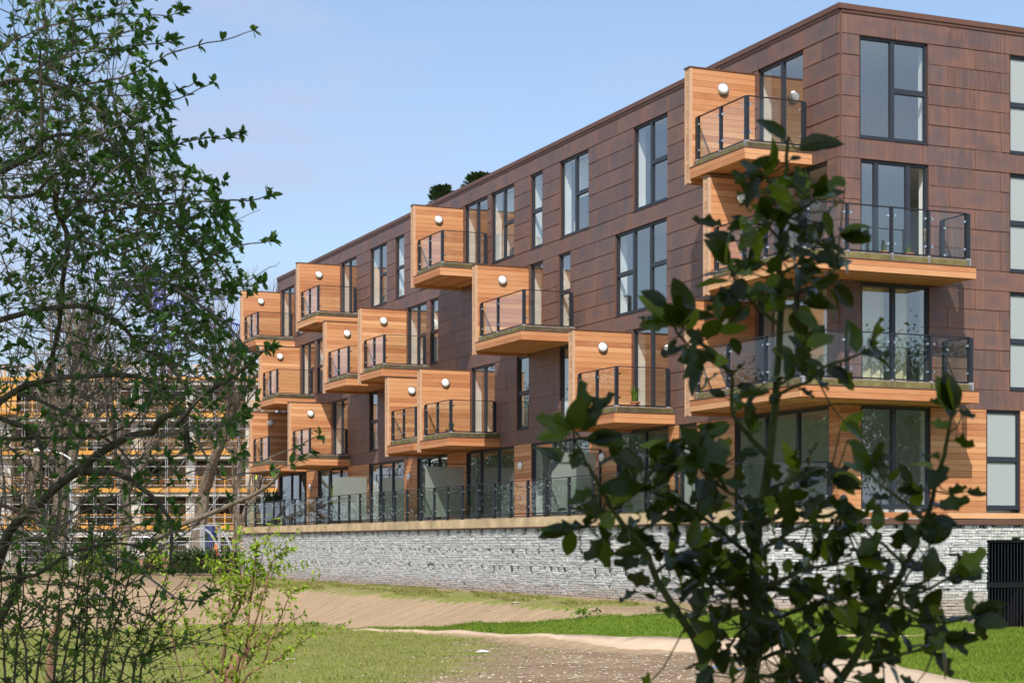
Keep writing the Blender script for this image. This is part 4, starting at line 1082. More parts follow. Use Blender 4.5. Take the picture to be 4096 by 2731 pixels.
# playground climbing arches
YP = 96.0
cf_ = empty('climbing_frame', at(820, 2300, YP), 'silver tubular climbing frame with curved arches beside the stone wall end', 'climbing frame')
Zg = lambda X: ground_z(X, YP)
def arch(pxs, Y, r=.055, name='arch'):
    m = MB(); P = [at(px, y, Y) for px, y in pxs]
    Q = []
    for i in range(len(P)-1):
        p0, p1, p2, p3 = P[max(i-1, 0)], P[i], P[i+1], P[min(i+2, len(P)-1)]
        for k in range(5):
            t = k/5; Q.append(.5*((2*p1)+(-p0+p2)*t+(2*p0-5*p1+4*p2-p3)*t*t+(-p0+3*p1-3*p2+p3)*t**3))
    Q.append(P[-1]); m.tube(Q, r, 7); attach(m, name, 'galv', cf_)
arch(((640, 2240), (672, 2192), (710, 2148), (760, 2122), (808, 2112)), YP)
arch(((808, 2112), (838, 2130), (865, 2172), (882, 2212), (892, 2300)), YP, .07)
arch(((874, 2108), (900, 2140), (920, 2180), (930, 2215), (938, 2300)), YP+1, .07)
arch(((505, 2300), (520, 2160), (560, 2148), (600, 2150), (645, 2165), (690, 2210), (700, 2300)), YP)
for px, y in ((804, 2100), (877, 2098), (815, 2098), (660, 2138), (673, 2138)): arch(((px, 2330), (px, y)), YP+rng.uniform(-.3, .3), .075, 'post')
arch(((804, 2101), (877, 2100)), YP, .04, 'crossbar')
for k in range(6): arch(((560+k*20, 2153+k*3), (568+k*20, 2168+k*3)), YP, .02, 'rung')
# small things by the playground
def site_item(name, label, cat, px, y, Y, mat, r, h, prof):
    p = at(px, y, Y); z = ground_z(p.x, Y); p.z = z if y > 2290 else p.z
    m = MB(); m.tube([(p.x, Y, p.z+h*q) for q, _ in prof], [r*w for _, w in prof], 12); o = m.build(name, M[mat], label=label, cat=cat); return o
site_item('slide_tube', 'dark blue tube slide behind the silver climbing frame', 'slide', 842, 2190, YP+3, 'navy', .32, 1.2, [(0, .8), (.3, 1), (.7, 1), (1, .7)])
site_item('traffic_cone', 'orange cone standing behind the mesh fence', 'cone', 864, 2232, YP-3, 'orange_plastic', .24, .75, [(0, 1.2), (.06, 1.2), (.07, .7), (.55, .5), (1, .18)])
site_item('green_bin', 'low green tub beside the orange cone', 'tub', 843, 2228, YP-3, 'green_plastic', .32, .32, [(0, .8), (.9, 1), (1, 1.05)])
# temporary mesh fence
YF = 91.0
for i in range(9):
    xa = at(955, 0, YF).x-3.1*(i+1)-.02*i; xb = xa+3.05; zt = .17-.02*i; zb_ = ground_z(xa, YF)+.05
    f = empty('mesh_fence_panel', (xa, YF, zb_), ('grey wire mesh site fence panel, %s' % ['next to the stone wall end', 'second from the stone wall end', 'carrying the white danger sign', 'fourth from the stone wall end', 'just right of the lamp post', 'just left of the lamp post', 'seventh from the stone wall end', 'eighth from the stone wall end', 'farthest from the stone wall'][i]), 'fence', 'temporary mesh fence panels round the building site')
    m = MB(); m.tube([(xa, YF, zb_), (xa, YF, zt), (xb, YF, zt), (xb, YF, zb_), (xa, YF, zb_)], .022, 5); attach(m, 'frame', 'galv', f)
    m = MB(); x = xa+.1
    while x < xb-.05: m.box(FW, x-.004, x+.004, YF-.004, YF+.004, zb_, zt, .5, faces='uUa'); x += .1
    for z in (zb_+.5, zb_+1.1): m.box(FW, xa, xb, YF-.006, YF+.006, z-.006, z+.006, .5)
    attach(m, 'mesh', 'wire', f)
sx0, sx1 = at(548, 0, YF-.1).x, at(597, 0, YF-.1).x; sg = empty('warning_sign', ((sx0+sx1)/2, YF-.08, -.3), 'white sign with red DANGER heading tied to the mesh fence', 'sign')
zc = at(0, 2203, YF-.1).z; m = MB(); m.box(FW, sx0, sx1, YF-.10, YF-.08, zc-.21, zc+.21, .5); attach(m, 'board', 'white_paint', sg)
text('DANGER', FW, (sx0+sx1)/2, YF-.105, zc+.13, .15, 'red_paint', sg)
m = MB()
for k in range(4): m.box(FW, sx0+.06, sx1-.06-rng.uniform(0, .15), YF-.104, YF-.100, zc+.02-k*.055, zc+.035-k*.055, .5)
attach(m, 'small_print', 'red_paint', sg)
# low timber baulks edging the beds
for i, (pa, pb, y, Y) in enumerate(((520, 760, 2246, 88.5), (760, 948, 2232, 90), (540, 900, 2270, 87.6))):
    a_, b_ = at(pa, y, Y), at(pb, y, Y); m = MB(); m.box(FW, a_.x, b_.x, Y, Y+.25, a_.z-.14, a_.z+.14)
    m.build('timber_baulk', M['bark_stump'], label='long brown timber baulk edging the planting bed, %s' % ['behind the middle hedge', 'nearest the stone wall end', 'lowest in front of the fence'][i], cat='timber', group='timber baulks round the beds')

# ================================================================== plants
def leafblade(L, W, droop, fold):
    """two-quad leaf: base at origin, tip at x=L"""
    return np.array([(0, 0, 0), (.33*L, .5*W, fold*W), (.72*L, .42*W, fold*W-.6*droop*L), (L, 0, -droop*L), (.72*L, -.42*W, fold*W-.6*droop*L), (.33*L, -.5*W, fold*W), (.5*L, 0, -.25*droop*L)])
LF = [(0, 6, 2, 1), (6, 3, 2), (0, 5, 4, 6), (6, 4, 3)]
class Leaves:
    def __init__(s): s.V = []; s.R = []
    def add(s, p, d, n, T, r):
        d = d.normalized(); n = n-d*n.dot(d)
        if n.length < 1e-4: n = Vector((d.y, -d.x, .3))
        n.normalize(); b = n.cross(d); B_ = np.array([d, b, n]); s.V.append(T@B_+np.array(p)); s.R.append(r)
    def build(s, name, mat, par, faces=LF, smooth=False):
        m = MB(); m.bulk(np.array(s.V), faces, s.R); return attach(m, name, mat, par, smooth=smooth)
def rvec(): return Vector((rng.gauss(0, 1), rng.gauss(0, 1), rng.gauss(0, 1))).normalized()
def whorl(LV, p, d, size, n=None, up=.35, shade=0.5):
    n = n or rng.randint(4, 7)
    for i in range(n):
        o = rvec(); o = (o-d*o.dot(d)); 
        if o.length < .1: continue
        o = (o.normalized()+d*rng.uniform(.1, .9)+Vector((0, 0, up*rng.random()))).normalized()
        L = size*rng.uniform(.6, 1.15)
        LV.add(p, o, (Vector((0, 0, 1))+rvec()*.7), leafblade(L, L*rng.uniform(.42, .54), rng.uniform(.05, .35), rng.uniform(.05, .2)), min(1, max(0, shade+rng.uniform(-.4, .4))))
def smooth_path(P, k=4):
    Q = []
    for i in range(len(P)-1):
        p0, p1, p2, p3 = P[max(i-1, 0)], P[i], P[i+1], P[min(i+2, len(P)-1)]
        for j in range(k):
            t = j/k; Q.append(.5*((2*p1)+(-p0+p2)*t+(2*p0-5*p1+4*p2-p3)*t*t+(-p0+3*p1-3*p2+p3)*t**3))
    Q.append(P[-1]); return Q
def lin(a, b, n): return [a+(b-a)*i/(n-1) for i in range(n)]

# ---- big leafy shrub, left foreground
shr = empty('leafy_shrub', (-4.2, 8.2, ground_z(-4.2, 8.2)), 'tall spreading shrub with whorls of dark green leaves and mossy arching branches', 'shrub')
BR = [
 ([(-300, 480), (0, 337), (131, 326), (237, 347), (316, 384), (421, 463), (494, 531), (552, 668), (590, 760)], .014, .006, 8.0, 7.4, .5),
 ([(210, 400), (279, 342), (368, 310), (500, 273), (605, 239), (700, 200), (894, 171), (1010, 131)], .006, .002, 7.6, 7.2, .35),
 ([(-80, 290), (0, 200), (79, 142), (210, 79), (394, 53), (526, 45), (668, 52), (720, 32)], .007, .002, 7.8, 7.6, .8),
 ([(120, 300), (210, 210), (294, 158), (363, 121), (458, 110), (579, 105)], .005, .002, 7.8, 7.4, .8),
 ([(150, 300), (258, 226), (316, 200), (473, 184), (631, 173), (700, 158)], .006, .002, 8.2, 7.8, .9),
 ([(210, 390), (284, 316), (368, 258), (437, 210), (489, 184)], .005, .002, 7.9, 7.9, .6),
 ([(200, 320), (305, 342), (421, 363), (579, 352), (640, 350)], .005, .002, 7.5, 7.3, .6),
 ([(250, 880), (340, 800), (400, 700), (473, 494+60), (530, 470), (579, 405), (684, 368), (778, 331)], .009, .002, 8.0, 7.4, .9),
 ([(520, 500), (610, 437), (684, 400), (763, 373), (852, 337)], .005, .002, 7.6, 7.3, .7),
 ([(440, 700), (540, 640), (631, 605), (736, 573), (815, 552), (894, 550), (963, 531)], .006, .002, 7.9, 7.5, .8),
 ([(200, 860), (380, 800), (526, 779), (684, 763), (842, 757), (889, 720)], .006, .002, 8.1, 7.8, .8),
 ([(380, 860), (579, 820), (789, 810), (1000, 805), (1078, 778)], .007, .002, 7.6, 7.2, .9),
 ([(60, 660), (210, 557), (316, 539), (410, 552), (473, 605), (500, 668), (560, 800), (640, 850)], .009, .004, 7.7, 7.4, .5),
 ([(300, 800), (420, 800), (526, 816), (631, 847), (710, 895), (789, 968), (852, 1031), (905, 1116), (925, 1160)], .009, .004, 7.5, 7.1, .5),
 ([(480, 1020), (600, 950), (684, 905), (789, 853), (894, 837)], .005, .002, 7.9, 7.6, .8),
 ([(560, 1200), (700, 1110), (842, 1026), (947, 984), (1078, 952)], .006, .002, 7.4, 7.1, .8),
 ([(780, 975), (831, 942), (894, 905), (1041, 837)], .003, .001, 7.3, 7.1, 0),
 ([(960, 1140), (994, 1116), (1052, 1073), (1110, 1045)], .003, .001, 7.1, 7.0, 0),
 ([(500, 1150), (684, 1137), (789, 1163), (920, 1147), (1000, 1142), (1052, 1126)], .006, .002, 7.5, 7.2, .8),
 ([(560, 1040), (657, 1116), (752, 1189), (826, 1237), (894, 1289), (947, 1347), (1000, 1405), (1040, 1400), (1080, 1395)], .008, .004, 7.4, 7.0, .4),
 ([(-200, 1330), (0, 1284), (105, 1247), (210, 1237), (316, 1231), (421, 1258), (500, 1310), (579, 1394), (684, 1468), (760, 1560)], .015, .006, 8.2, 7.6, .5),
 ([(-260, 1850), (-100, 1700), (0, 1610), (105, 1536), (237, 1505), (368, 1500), (568, 1510), (647, 1552), (700, 1594), (730, 1680), (760, 1780)], .018, .006, 8.3, 7.6, .4),
 ([(1085, 1370), (1030, 1420), (947, 1500), (842, 1560), (750, 1640), (700, 1700)][::-1], .009, .004, 7.4, 7.0, .9),
 ([(226, 760), (226, 853), (263, 931), (258, 1063), (247, 1168), (231, 1300), (210, 1379), (160, 1540)], .013, .009, 7.9, 8.2, .2),
 ([(-120, 2500), (0, 2213), (53, 2107), (184, 1992), (316, 1892), (437, 1797), (526, 1745), (605, 1734), (631, 1690), (700, 1655), (745, 1655), (742, 1740), (738, 1800)], .025, .010, 8.3, 7.5, .2),
 ([(342, 1892), (447, 1887), (526, 1923), (589, 1976), (657, 2044), (689, 2107), (694, 2270)], .015, .006, 7.8, 7.5, .3),
 ([(-60, 1640), (0, 1676), (79, 1702), (142, 1750), (163, 1787), (174, 1818), (176, 1960)], .014, .007, 8.0, 7.8, .2),
 ([(-100, 1745), (0, 1750), (158, 1750), (342, 1755), (421, 1745), (526, 1692), (600, 1600)], .010, .004, 8.0, 7.8, .2),
 ([(60, 1570), (200, 1620), (330, 1690), (480, 1800), (560, 1900)], .009, .004, 7.9, 7.6, .2),
 ([(-60, 700), (60, 640), (150, 590), (150, 470), (152, 350), (148, 190)], .012, .004, 7.4, 7.3, .4),
 ([(0, 780), (110, 775), (190, 700), (235, 680)], .010, .005, 7.5, 7.4, .2),
 ([(800, 2090), (650, 2180), (580, 2100)], .004, .002, 7.6, 7.4, .5),
 ([(420, 2250), (520, 2240), (640, 2340), (740, 2400), (830, 2390), (850, 2370)], .006, .003, 7.2, 7.0, 1),
 ([(640, 2150), (740, 2115), (840, 2060), (905, 1995)], .004, .002, 7.4, 7.2, .7),
 ([(760, 1700), (860, 1900), (930, 1900), (1050, 1885), (1150, 1860), (1240, 1812)], .005, .002, 7.2, 7.0, .35),
 ([(800, 1650), (900, 1790), (1000, 1850), (1130, 1810), (1280, 1740)], .004, .002, 7.1, 7.0, .5),
 ([(-100, 2350), (40, 2310), (140, 2300), (260, 2220), (420, 2180), (560, 2175)], .012, .005, 8.0, 7.7, .3),
 ([(-140, 2760), (-20, 2480), (60, 2340), (70, 2250)], .025, .012, 8.4, 8.2, .1),
]
wood = MB(); twigs = MB(); LV = Leaves()
starts = []
for P, r0, r1, d0, d1, lf in BR:
    n = len(P); pts = [at(px, y, d) for (px, y), d in zip(P, lin(d0, d1, n))]
    pts = smooth_path(pts, 3); pts = [p+Vector((0, noise.noise(p*2.1)*.12, 0))+rvec()*.004 for p in pts]
    rr = lin(r0, r1, len(pts)); (wood if r0 > .008 else twigs).tube(pts, rr, 6 if r0 > .008 else 4)
    for i in range(len(pts)-1):
        L = (pts[i+1]-pts[i]).length; d = (pts[i+1]-pts[i]).normalized(); k = i/len(pts)
        starts.append((pts[i], d))
        if rng.random() < lf*L/.07*(.5+k) and lf:
            for _ in range(max(1, int(L/.09))): whorl(LV, pts[i].lerp(pts[i+1], rng.random()), (d+rvec()*.6).normalized(), .045)
    if lf: whorl(LV, pts[-1], (pts[-1]-pts[-2]).normalized(), .045, 8)
EDGE = [(0, 560), (150, 520), (250, 500), (350, 560), (450, 620), (550, 600), (650, 640), (750, 760), (850, 830), (950, 880), (1050, 900), (1150, 930), (1250, 760), (1350, 800), (1450, 930), (1550, 960), (1650, 930), (1750, 860), (1850, 900), (1950, 720), (2050, 620), (2200, 560), (2731, 560)]
def edge(y):
    for (a, p), (b, q) in zip(EDGE[:-1], EDGE[1:]):
        if a <= y <= b: return p+(q-p)*(y-a)/(b-a)
    return 560
def shoot(px, y, dep, length, ang, r0, leafy, size=.040, wander=.35, wd=None):
    p = at(px, y, dep); d = Vector((math.cos(ang), rng.uniform(-.5, .5), math.sin(ang))).normalized(); pts = [p]; n = max(4, int(length/.07))
    for i in range(n):
        d = (d+rvec()*wander*.35+Vector((.02, 0, .03))).normalized(); p = p+d*length/n; pts.append(p)
        X = 2048+F_PX*p.x/p.y; Yp = HOR-F_PX*p.z/p.y
        if X > edge(max(0, min(2730, Yp)))+20: break
        if leafy and rng.random() < leafy: whorl(LV, p, (d+rvec()*.6).normalized(), size*rng.uniform(.7, 1.15), shade=.45+.25*noise.noise(p*1.7))
    if len(pts) > 2:
        (wd or twigs).tube(pts, lin(r0, r0*.35, len(pts)), 3 if r0 < .004 else 4, r=rng.random())
        if leafy and rng.random() < .8: whorl(LV, pts[-1], (pts[-1]-pts[-2]).normalized(), size*1.1, 7)
n_ = 0
while n_ < 430:            # leafy side shoots through the crown
    y = rng.uniform(-40, 2050); px = rng.uniform(-80, edge(max(0, y))-20)
    dens = 1.0 if y < 1250 else (.75 if px > 480 and y < 1800 else .22)
    if y < 700: dens = .75 if px < 300 else .3
    if y < 260: dens *= .6
    if px < 0: dens *= .5
    if rng.random() > dens: continue
    shoot(px, y, rng.uniform(6.9, 9.2), rng.uniform(.25, .7), rng.choice((rng.gauss(.35, .35), rng.gauss(1.2, .5), rng.gauss(2.4, .5))), rng.uniform(.002, .004), rng.uniform(.5, 1), .041); n_ += 1
for _ in range(420):       # bare criss-cross twigs deeper inside
    y = rng.uniform(400, 2250); px = rng.uniform(-80, edge(y)-60)
    shoot(px, y, rng.uniform(7.2, 9.8), rng.uniform(.4, 1.1), rng.uniform(-.6, 3.6), rng.uniform(.0016, .0045), .06, wander=.7)
attach(wood, 'branches', 'bark_shrub', shr, smooth=True); attach(twigs, 'twigs', 'bark_grey_twig', shr); LV.build('foliage', 'leaf_shrub', shr)

# ---- thicket of upright stems under it
th_i = 0
for (pb, pt, yt, dep) in ((60, 110, 2150, 8.6), (150, 205, 2230, 9.4), (215, 260, 2170, 8.2), (300, 350, 2160, 9.0), (330, 372, 2120, 8.8), (375, 420, 2050, 9.6), (420, 470, 2210, 8.4), (250, 345, 2170, 9.2), (400, 560, 2160, 8.9), (480, 640, 2330, 9.3), (530, 660, 2480, 8.6), (20, -10, 2100, 8.9), (110, 60, 2300, 8.0), (560, 620, 2560, 9.9)):
    zz = ground_z(at(pb, 2731, dep).x, dep); base = Vector((at(pb-40, 2731, dep).x, dep, zz))
    sap = empty('young_sapling', base, 'slim green sapling under the big shrub, %s' % ('stem %s' % ['leaning left', 'left of the lamp post', 'short and leafy', 'in front of the lamp post', 'dark and straight', 'tallest of the clump', 'thin and curved', 'crossing its neighbour', 'spreading right', 'reaching over the bank', 'low on the right', 'at the picture edge', 'bent to the left', 'rightmost of the clump'][th_i]), 'sapling', 'saplings in the thicket at the lower left'); th_i += 1
    w_ = MB(); lv = Leaves(); top = at(pt, yt, dep-.2); mid = base.lerp(top, .5)+Vector((rng.uniform(-.05, .05), 0, 0))
    pts = smooth_path([base, at(pb, 2731, dep), mid.lerp(at((pb+pt)/2, (2731+yt)/2, dep), 1), top], 6); pts = [p+rvec()*.006 for p in pts]
    w_.tube(pts, lin(.009, .0025, len(pts)), 5)
    def deco(P, sz, lf):
        for i in range(len(P)-1):
            if rng.random() < lf: whorl(lv, P[i], ((P[i+1]-P[i]).normalized()+rvec()*.5).normalized(), sz, rng.randint(2, 4), up=.1)
    for _ in range(15):
        i = rng.randrange(4, len(pts)-1); p = pts[i]; a = rng.choice((rng.uniform(.1, 1.2), rng.uniform(1.9, 3.0))); d = Vector((math.cos(a), rng.uniform(-.5, .5), math.sin(a))).normalized(); q = [p]
        for k in range(rng.randint(5, 9)): d = (d+rvec()*.25).normalized(); q.append(q[-1]+d*.06)
        w_.tube(q, lin(.0035, .0012, len(q)), 3); deco(q, .038, .6)
    deco(pts[6:], .038, .5)
    attach(w_, 'stem', 'bark_shrub', sap); lv.build('foliage', 'leaf_under' if th_i % 4 else 'leaf_shrub', sap)
# old leaning trunk with a strip of blue tape, and a cut stump
x_ = at(190, 2731, 11.5).x
m = MB(); P = smooth_path([Vector((x_, 11.5, ground_z(x_, 11.5))), at(205, 2600, 11.5), at(225, 2530, 11.4), at(240, 2440, 11.3)], 4); m.tube(P, lin(.032, .02, len(P)), 8)
m.build('tree_stump', M['bark_stump'], label='broken brown stump leaning in the shade of the thicket', cat='stump')

# ---- lime green sapling
YL = 14.0; xg = at(930, 2731, YL).x
lime = empty('lime_sapling', (xg, YL, ground_z(xg, YL)), 'airy sapling with small lime green leaves sprouting round a cut stump', 'sapling')
LB = [[(930, 2900), (956, 2706), (989, 2576), (993, 2484), (1007, 2354), (1022, 2243), (1019, 2198)], [(985, 2640), (1000, 2565), (1026, 2472), (1059, 2358), (1085, 2261), (1122, 2220), (1171, 2198)],
      [(930, 2900), (974, 2725), (1045, 2662), (1074, 2587), (1108, 2502), (1137, 2428), (1167, 2372), (1219, 2346)], [(1045, 2665), (1115, 2628), (1160, 2598), (1245, 2539)], [(985, 2602), (1048, 2576), (1093, 2550), (1160, 2521)],
      [(890, 2780), (894, 2650), (907, 2543), (915, 2447), (922, 2317), (933, 2232)], [(912, 2520), (948, 2447), (980, 2370), (1010, 2300), (1020, 2250)], [(900, 2900), (884, 2731), (894, 2590), (915, 2511), (920, 2306)],
      [(900, 2900), (863, 2727), (789, 2616), (757, 2527), (740, 2480)], [(760, 2900), (731, 2731), (700, 2590), (689, 2485), (726, 2379)], [(900, 2530), (873, 2395), (842, 2248)], [(960, 2640), (989, 2563), (1000, 2432), (1026, 2222), (1030, 2180)],
      [(905, 2520), (950, 2430), (975, 2330), (980, 2230)], [(700, 2590), (660, 2480), (668, 2330), (660, 2220)], [(900, 2500), (940, 2400), (960, 2300), (958, 2220)], [(975, 2680), (1010, 2610), (1050, 2450), (1075, 2330), (1110, 2250)]]
w_ = MB(); lv = Leaves()
for P in LB:
    dd = rng.uniform(-.5, .5); pts = [at(px, y, YL+dd*k) for k, (px, y) in zip(lin(0, 1, len(P)), P)]; pts = [p+rvec()*.006 for p in smooth_path(pts, 5)]
    w_.tube(pts, lin(.010, .0025, len(pts)), 5)
    for i in range(3, len(pts)-1):
        if rng.random() < .62:
            a = rng.uniform(-.2, 3.3); d = Vector((math.cos(a), rng.uniform(-.6, .6), math.sin(a))).normalized(); q = [pts[i]]
            for k in range(rng.randint(2, 6)): d = (d+rvec()*.25).normalized(); q.append(q[-1]+d*.055); whorl(lv, q[-1], d, .047, rng.randint(1, 4), up=-.3)
            w_.tube(q, lin(.003, .0012, len(q)), 3)
    for p in pts[-8:]: whorl(lv, p, Vector((.3, 0, .8)), .055, 4, up=-.2)
attach(w_, 'stems', 'bark_stump', lime); lv.build('foliage', 'leaf_lime', lime)
m = MB(); P = smooth_path([Vector((xg, YL, ground_z(xg, YL))), at(905, 2740, YL), at(930, 2680, YL), at(946, 2612, YL)], 4); m.tube(P, lin(.055, .042, len(P)), 9); attach(m, 'stump', 'bark_stump', lime, smooth=True)

# ---- holly, right foreground
def holly_T(L, W, spiny, curl, fold, seed):
    q = random.Random(seed); V = []; N = 9
    for i in range(N):
        x = i/(N-1); w = .5*W*math.sin(math.pi*min(1, x**.85*.98+.02))**.75 if 0 < i < N-1 else 0
        z = -curl*L*x*x+fold*.0
        if spiny and 0 < i < N-1:
            k = (1, -1, -.6, 1, -.6, -1, 1)[i-1]; w1 = w*(1.30 if k > 0 else (.80 if k < -.8 else .88)); zz = z+fold*w+(.14*W*k); x = x+(.03 if k > 0 else 0)
        else: w1 = w*(1+q.uniform(-.05, .05)); zz = z+fold*w+.02*W*math.sin(i*1.7+seed)
        V += [(x*L, w1, zz), (x*L, w1*.5, z+fold*w*.42), (x*L, 0, z), (x*L, -w1*.5, z+fold*w*.42), (x*L, -w1, zz)]
    V = [(a, b, c) for a, b, c in V]
    return np.array(V)
HF = []
for i in range(8):
    for j in range(4): a = i*5+j; HF.append((a, a+1, a+6, a+5))
hol = empty('holly_bush', (at(3030, 2731, 3.3).x, 3.3, ground_z(1.3, 3.3)), 'young holly with dark glossy spiny leaves close to the camera', 'holly')
HB = [
 ([(3040, 4200), (3030, 3000), (3004, 2731), (3030, 2590), (3020, 2377), (3025, 2218), (3035, 2075), (3062, 1953), (3090, 1741), (3105, 1536), (3122, 1230), (3119, 1031), (3142, 721), (3151, 595), (3154, 545)], .016, .0025, 3.2, 3.0, .0),
 ([(3105, 1290), (3017, 1214), (2968, 1153), (2933, 1103), (2915, 1060)], .004, .002, 3.0, 2.9, 1),
 ([(3065, 1815), (2985, 1732), (2930, 1640), (2923, 1501), (2850, 1448), (2766, 1390), (2709, 1325), (2674, 1283)], .005, .002, 3.05, 2.9, .7),
 ([(2923, 1497), (2858, 1417), (2774, 1352), (2730, 1300)], .0035, .002, 3.0, 2.9, .5),
 ([(2839, 2731), (2786, 2563), (2728, 2478), (2675, 2393), (2622, 2303), (2580, 2197), (2500, 2112), (2444, 2028), (2406, 1956), (2358, 1870), (2310, 1779), (2286, 1717)], .009, .002, 3.1, 2.8, .3),
 ([(2500, 2112), (2559, 2124), (2655, 2066), (2700, 2050), (2780, 2040)], .004, .002, 3.0, 3.0, .7),
 ([(3020, 2150), (2984, 2106), (3058, 2090), (3121, 2058), (3195, 2056), (3295, 2064), (3360, 2040)], .009, .004, 3.1, 3.2, .7),
 ([(3347, 2731), (3405, 2658), (3447, 2584), (3520, 2432), (3578, 2337), (3614, 2282), (3652, 2198), (3679, 2133), (3717, 2037), (3755, 1892), (3782, 1800), (3793, 1736), (3812, 1640)], .009, .003, 3.1, 2.9, .35),
 ([(3405, 2663), (3531, 2634), (3689, 2595), (3784, 2553)], .004, .002, 3.0, 2.9, .8),
 ([(3560, 2400), (3689, 2463), (3794, 2490), (3889, 2458)], .004, .002, 3.0, 2.9, .8),
 ([(3600, 2370), (3684, 2363), (3742, 2342), (3784, 2316), (3826, 2290)], .0035, .002, 2.9, 2.9, .5),
 ([(3107, 1590), (3136, 1566), (3224, 1528), (3293, 1470), (3377, 1440), (3427, 1421), (3480, 1400)], .004, .002, 3.0, 2.9, .7),
 ([(3109, 1547), (3166, 1493), (3201, 1421), (3220, 1390)], .003, .002, 3.0, 3.1, .8),
 ([(3121, 1110), (3151, 1077), (3182, 1061), (3240, 1000), (3300, 960), (3360, 945)], .003, .0015, 3.0, 2.9, .7),
 ([(3125, 960), (3060, 900), (2990, 880)], .003, .0015, 3.0, 2.9, .8), ([(3130, 880), (3200, 840), (3260, 800)], .003, .0015, 3.0, 2.9, .8),
 ([(3135, 800), (3080, 730), (3040, 700)], .003, .0015, 3.0, 2.9, .9), ([(3119, 1180), (3200, 1160), (3300, 1130), (3340, 1080)], .003, .0015, 3.0, 3.1, .8),
 ([(3120, 1240), (3180, 1215), (3230, 1180)], .003, .0015, 3.0, 3.1, .8),
 ([(3050, 2000), (2960, 1990), (2880, 1940), (2820, 1900), (2780, 1830)], .004, .002, 3.1, 2.9, .6), ([(2900, 1950), (2840, 1860), (2760, 1800), (2700, 1780)], .004, .002, 3.0, 2.9, .6),
 ([(3020, 2240), (2930, 2160), (2840, 2090), (2740, 2010), (2640, 1980), (2560, 1940)], .005, .002, 3.15, 2.95, .7), ([(3020, 2300), (2920, 2280), (2820, 2240), (2700, 2210), (2600, 2180)], .005, .002, 3.15, 3.0, .9),
 ([(3025, 2420), (2930, 2380), (2860, 2330), (2790, 2320)], .005, .002, 3.2, 3.0, 1), ([(3020, 2480), (2960, 2520), (2900, 2600), (2860, 2560)], .004, .002, 3.2, 3.0, .8),
 ([(3025, 2200), (3110, 2160), (3200, 2110), (3290, 2120), (3350, 2160)], .005, .002, 3.1, 3.0, .9), ([(3022, 2350), (3130, 2320), (3230, 2270), (3330, 2260), (3430, 2230)], .005, .002, 3.1, 3.0, .9),
 ([(3030, 2500), (3130, 2460), (3240, 2420), (3340, 2400), (3440, 2380)], .005, .002, 3.2, 3.0, .9), ([(3010, 2650), (3120, 2600), (3230, 2560), (3330, 2500), (3400, 2470)], .005, .002, 3.2, 3.1, 1),
 ([(3010, 2700), (3100, 2700), (3200, 2680), (3290, 2620)], .005, .002, 3.1, 3.0, 1), ([(3620, 2270), (3560, 2200), (3480, 2140), (3420, 2060)], .004, .002, 3.0, 3.0, .8),
 ([(3700, 2080), (3620, 2010), (3540, 1950), (3480, 1900)], .004, .002, 2.95, 3.0, .7), ([(3060, 1960), (3150, 1930), (3240, 1900), (3330, 1910)], .004, .002, 3.1, 3.0, .8),
 ([(3030, 2130), (3100, 2000), (3200, 1950)], .004, .002, 3.2, 3.2, .8), ([(3600, 2320), (3500, 2300), (3420, 2330)], .004, .002, 3.0, 3.1, .9), ([(2620, 2300), (2680, 2240), (2760, 2190)], .004, .002, 3.0, 3.0, .9),
 ([(2450, 2040), (2530, 1980), (2600, 1900), (2620, 1840)], .004, .002, 2.95, 2.9, .8), ([(2430, 2000), (2380, 2080), (2330, 2110), (2290, 2120)], .003, .002, 2.9, 2.9, .9),
 ([(2350, 1860), (2300, 1850), (2240, 1850)], .003, .0015, 2.9, 2.9, .2), ([(2290, 1720), (2310, 1700), (2340, 1670)], .002, .001, 2.85, 2.85, .1),
 ([(3480, 2520), (3560, 2540), (3640, 2500), (3720, 2520)], .004, .002, 3.0, 3.0, 1), ([(3560, 2420), (3620, 2320), (3680, 2240), (3720, 2180)], .003, .0015, 2.95, 2.95, .7)]
w_ = MB(); lv = Leaves(); HPT = []
def tie(p):
    q = min(HPT, key=lambda t: (t-p).length_squared)
    m_ = p.lerp(q, .5)+Vector((0, 0, -.1*(p-q).length)); w_.tube([q, m_, p], [.0018, .0014, .0011], 4, cap=False); return q
def hleaf(p, d, n, L, spiny, r): lv.add(p, d, n, holly_T(L, L*rng.uniform(.44, .56), spiny, rng.uniform(-.05, .45), rng.uniform(-.05, .5), rng.randrange(9999)), r)
for bi, (P, r0, r1, d0, d1, lf) in enumerate(HB):
    pts = [at(px, y, d) for (px, y), d in zip(P, lin(d0, d1, len(P)))]; pts = [p+rvec()*.0015 for p in smooth_path(pts, 4)]
    w_.tube(pts, lin(r0*.9, r1*.8, len(pts)), 7)
    HPT += pts; acc = 0
    for i in range(1, len(pts)-1):
        L = (pts[i+1]-pts[i]).length; acc += L*lf
        while acc > .011:
            acc -= .011; d = (pts[i+1]-pts[i]).normalized(); o = rvec(); o = o-d*o.dot(d); o = (o.normalized()+d*rng.uniform(.1, .8)).normalized()
            pp = pts[i]; y = HOR-F_PX*pp.z/pp.y
            st = pp+o*.014; w_.tube([pp, st], .0011, 3, cap=False)
            hleaf(st, (o+Vector((0, 0, rng.uniform(-.3, .2)))).normalized(), (Vector((0, -.7, .6))+rvec()*.8), rng.uniform(.036, .058), rng.random() < (.25 if y < 1500 else .6), rng.random()**1.6)
    if lf:
        d = (pts[-1]-pts[-2]).normalized()
        for _ in range(3): hleaf(pts[-1], (d+rvec()*.6).normalized(), Vector((0, -.7, .6))+rvec()*.6, rng.uniform(.045, .065), rng.random() < .5, rng.random())
